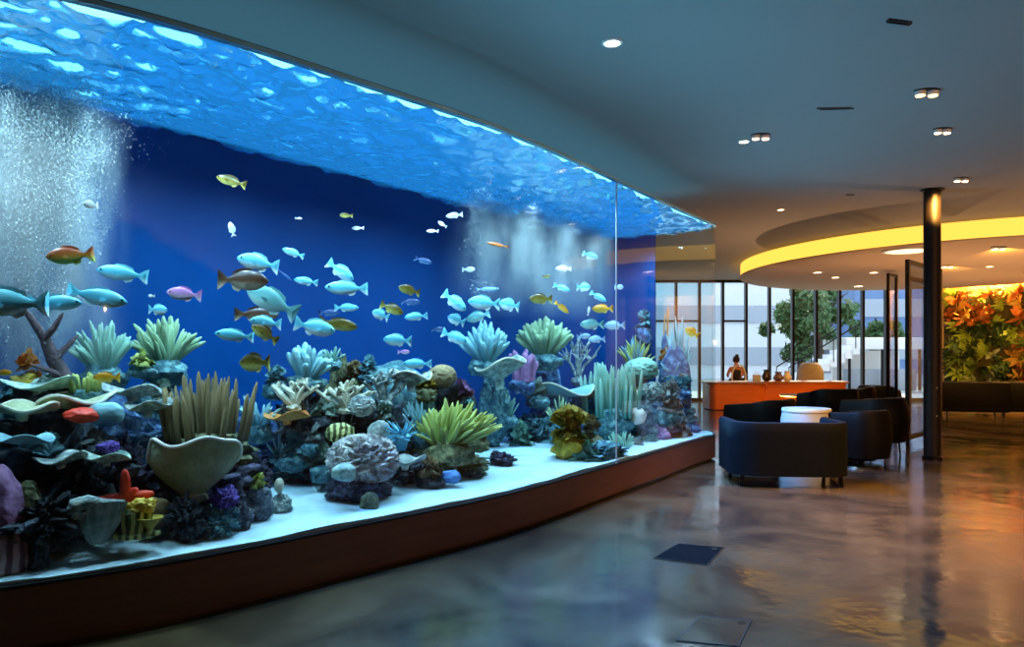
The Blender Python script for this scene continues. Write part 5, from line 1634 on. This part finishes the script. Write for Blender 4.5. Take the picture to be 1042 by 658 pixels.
# ------------------------------------------------------------------ outside the windows
slab('ground_outside', (-30, 23.7, -.25), (70, 120, -.05), mat('paving', (176, 176, 172), .9, rgb2=(196, 196, 190), scale=1))
def building(name, x0, x1, y, h, label, m, band, n, vert=0, dep=8):
    t = tag(empty(name, ((x0 + x1) / 2, y, -.05)), label, 'building')
    w = x1 - x0
    bm = bmesh.new(); box(bm, (0, dep / 2, h / 2), (w, dep, h)); build('walls', bm, m, t, smooth=False)
    for i in range(n):
        z = h * (i + .55) / n
        bm = bmesh.new(); box(bm, (0, -.04, z), (w * .96, .12, h / n * .42)); f = build('window_band', bm, band, t, smooth=False)
    bm = bmesh.new(); box(bm, (0, dep / 2, h + .15), (w + .5, dep + .5, .3)); build('roof_slab', bm, m, t, smooth=False)
M_fac = mat('facade_white', (244, 245, 247), .8); M_fac2 = mat('facade_grey', (170, 178, 188), .8); M_bg = mat('blue_glazing', (92, 128, 176), .25, rgb2=(128, 158, 200), scale=.4)
M_gband = mat('grey_glazing', (186, 194, 204), .3)
building('white_building', 2, 17.5, 46, 13, 'white building with grey window bands behind the nearest window panes', M_fac, M_gband, 5)
building('glass_building', 27, 46, 58, 20, 'tall blue glazed building behind the far window panes', M_bg, M_gband, 6)
building('grey_building', 18.5, 26, 62, 12, 'pale grey building far behind the trees', M_fac2, M_fac, 4)
def tree(x, y, h, cr, label, seed, m):
    t = tag(empty('tree', (x, y, -.05)), label, 'tree')
    rnd = random.Random(seed)
    bm = bmesh.new(); tube(bm, [(0, 0, 0), (.1, 0, h * .3), (0, .1, h * .6), (.15, 0, h * .85)], [.2, .15, .1, .04], 10)
    for k in range(6):
        a = rnd.uniform(0, 6.28); b0 = Vector((.05, 0, h * rnd.uniform(.4, .65)))
        tube(bm, [b0, b0 + Vector((math.cos(a) * cr * .5, math.sin(a) * cr * .5, h * .15)), b0 + Vector((math.cos(a) * cr * .85, math.sin(a) * cr * .85, h * .22))], [.07, .04, .015], 6)
    build('trunk', bm, mat('tree_bark', (74, 62, 52), .9), t)
    V, F = [], []
    cl = [(rnd.gauss(0, cr * .42), rnd.gauss(0, cr * .42), h * .66 + rnd.gauss(0, h * .12), rnd.uniform(.35, .7) * cr * .5) for _ in range(22)]
    for i in range(2600):
        cx_, cy_, cz_, r_ = rnd.choice(cl)
        d_ = Vector((rnd.gauss(0, 1), rnd.gauss(0, 1), rnd.gauss(0, 1))).normalized() * r_ * rnd.random() ** .4
        p_ = Vector((cx_, cy_, cz_)) + d_
        a = Vector((rnd.uniform(-1, 1), rnd.uniform(-1, 1), rnd.uniform(-1, 1))).normalized(); b = a.orthogonal().normalized()
        l_ = rnd.uniform(.14, .26)
        i0 = len(V); V += [p_ - a * l_, p_ + b * l_ * .45, p_ + a * l_, p_ - b * l_ * .45]; F.append((i0, i0 + 1, i0 + 2, i0 + 3))
    me = bpy.data.meshes.new('crown'); me.from_pydata([tuple(v) for v in V], [], F); me.materials.append(m)
    inst('crown', me, t)
M_l1 = mat('leaves_green', (64, 100, 62), .7, rgb2=(104, 138, 84), scale=.8); M_l2 = mat('leaves_yellow_green', (120, 140, 60), .7, rgb2=(160, 170, 84), scale=.8)
tree(12.9, 33, 4.9, 1.5, 'broad green tree behind the panes above the middle of the desk', 1, M_l1)
tree(15.0, 36, 5.3, 1.5, 'green tree standing behind the panes at the far part of the desk', 2, M_l1)
tree(18.6, 38, 4.0, 1.0, 'thin-crowned tree beside the white pavilion', 3, M_l1)
tree(21.4, 35, 3.0, .8, 'small yellow-green tree in front of the blue glazed building', 4, M_l2)
t = tag(empty('pavilion', (15.9, 32.5, -.05)), 'white flat-roofed pavilion with dark posts outside the windows', 'pavilion')
bm = bmesh.new(); box(bm, (0, 0, 2.0), (3.4, 2.4, .5), bev=.05); build('roof', bm, M_fac, t)
bm = bmesh.new(); box(bm, (0, .7, .85), (3.0, .2, 1.7)); build('back_wall', bm, M_fac, t, smooth=False)
bm = bmesh.new(); box(bm, (0, -.6, .45), (3.0, .4, .9), bev=.03); build('counter', bm, M_fac2, t)
for x in (-1.5, -.1, 1.5):
    bm = bmesh.new(); cyl(bm, (x, -1.05, 0), (x, -1.05, 1.78), .06, .06, 10); build('post', bm, M_black, t)
t = tag(empty('stair', (11.2, 30.5, -.05)), 'white outdoor stair with dark handrail behind the window above the desk', 'stair')
for k in range(10):
    bm = bmesh.new(); box(bm, (k * .3, 0, .1 + k * .18), (.32, 1.4, .2 + k * .02)); build('step', bm, M_fac, t, smooth=False)
for y in (-.7, .7):
    bm = bmesh.new(); tube(bm, [(0, y, 1.0), (2.8, y, 2.75)], .03, 8)
    for k in (0, 3, 6, 9): cyl(bm, (k * .3, y, .15 + k * .18), (k * .3, y, 1.0 + k * .187), .02, .02, 6)
    build('handrail', bm, M_black, t)
t = tag(empty('parked_car', (21.8, 33.5, -.05), R(8)), 'light grey parked car outside the windows beyond the glass partition', 'car')
M_car = mat('car_paint', (206, 210, 214), .25, .3)
bm = bmesh.new(); box(bm, (0, 0, .62), (4.2, 1.75, .62), bev=.16); build('body', bm, M_car, t)
bm = bmesh.new(); box(bm, (-.2, 0, 1.12), (2.3, 1.5, .52), bev=.2); build('cabin', bm, mat('car_glass', (30, 36, 44), .1), t)
for x in (-1.3, 1.3):
    for y in (-.82, .82):
        bm = bmesh.new(); cyl(bm, (x, y - .09, .33), (x, y + .09, .33), .33, .33, 24); build('wheel', bm, mat('tyre', (18, 18, 20), .8), t)
ROOM_W, CEIL_FILL_W = 330, 620
# keep every coral clear of the glass
bpy.context.view_layer.update()
for o in [k for k in COL.objects if k.parent is None and k.get('category') in ('coral', 'sponge', 'anemone', 'fish', 'driftwood')]:
    need = 0.0; back_ = 0.0; endu = 0.0
    for m_ in [o] + [k for k in COL.objects if k.parent == o]:
        if m_.type != 'MESH': continue
        for x in list(m_.data.vertices)[::2]:
            p_ = m_.matrix_world @ x.co
            d_ = Vector((p_.x, p_.y)) - P1
            u = d_.dot(D); v = d_.dot(NV)
            endu = max(endu, u + .06)
            uu = min(max(u, U0 + .05), -.02)
            need = max(need, vf(uu) + .055 - v); back_ = max(back_, v - vb(uu) + .05)
    mv = NV * (need if need > 0 else -back_) - D * endu
    if mv.length > 1e-4: o.location += Vector((mv.x, mv.y, 0))
sun = bpy.data.lights.new('sun', 'SUN'); sun.energy = 9.0; sun.angle = R(2); sun.color = lin((255, 236, 200))[:3]
so = link(bpy.data.objects.new('sun', sun)); so.rotation_euler = (R(-52), 0, R(-28))
# added warm fill: spots down onto the floor, others behind camera onto the ceiling
for x, y in ((10.5, 4.0), (13.5, 8.5), (9.5, 10.5), (12.0, 13.5), (8.0, 14.0)):
    spot('warm_floor_fill', (x, y, CEIL - .05), (x, y, 0), ROOM_W, (255, 160, 66), 110, .8, .05)
for x in (5.0, 8.0, 11.0, 14.0):
    spot('warm_ceiling_fill', (x, Y0 + .2, 2.3), (x + 1.5, 6.0, CEIL + 1.2), CEIL_FILL_W, (255, 178, 120), 120, 1.0, .0)
# added low spots, in place of warm light bounced off the floor
for x, y, w_ in ((8.2, 15.2, 260), (11.0, 15.5, 260), (9.0, 18.6, 260), (12.6, 19.0, 260), (5.2, 14.2, 230), (8.6, 11.0, 200)):
    spot('bounce_fill', (x, y, .35), (x, y, CEIL), w_, (255, 196, 142), 140, 1.0, .0)
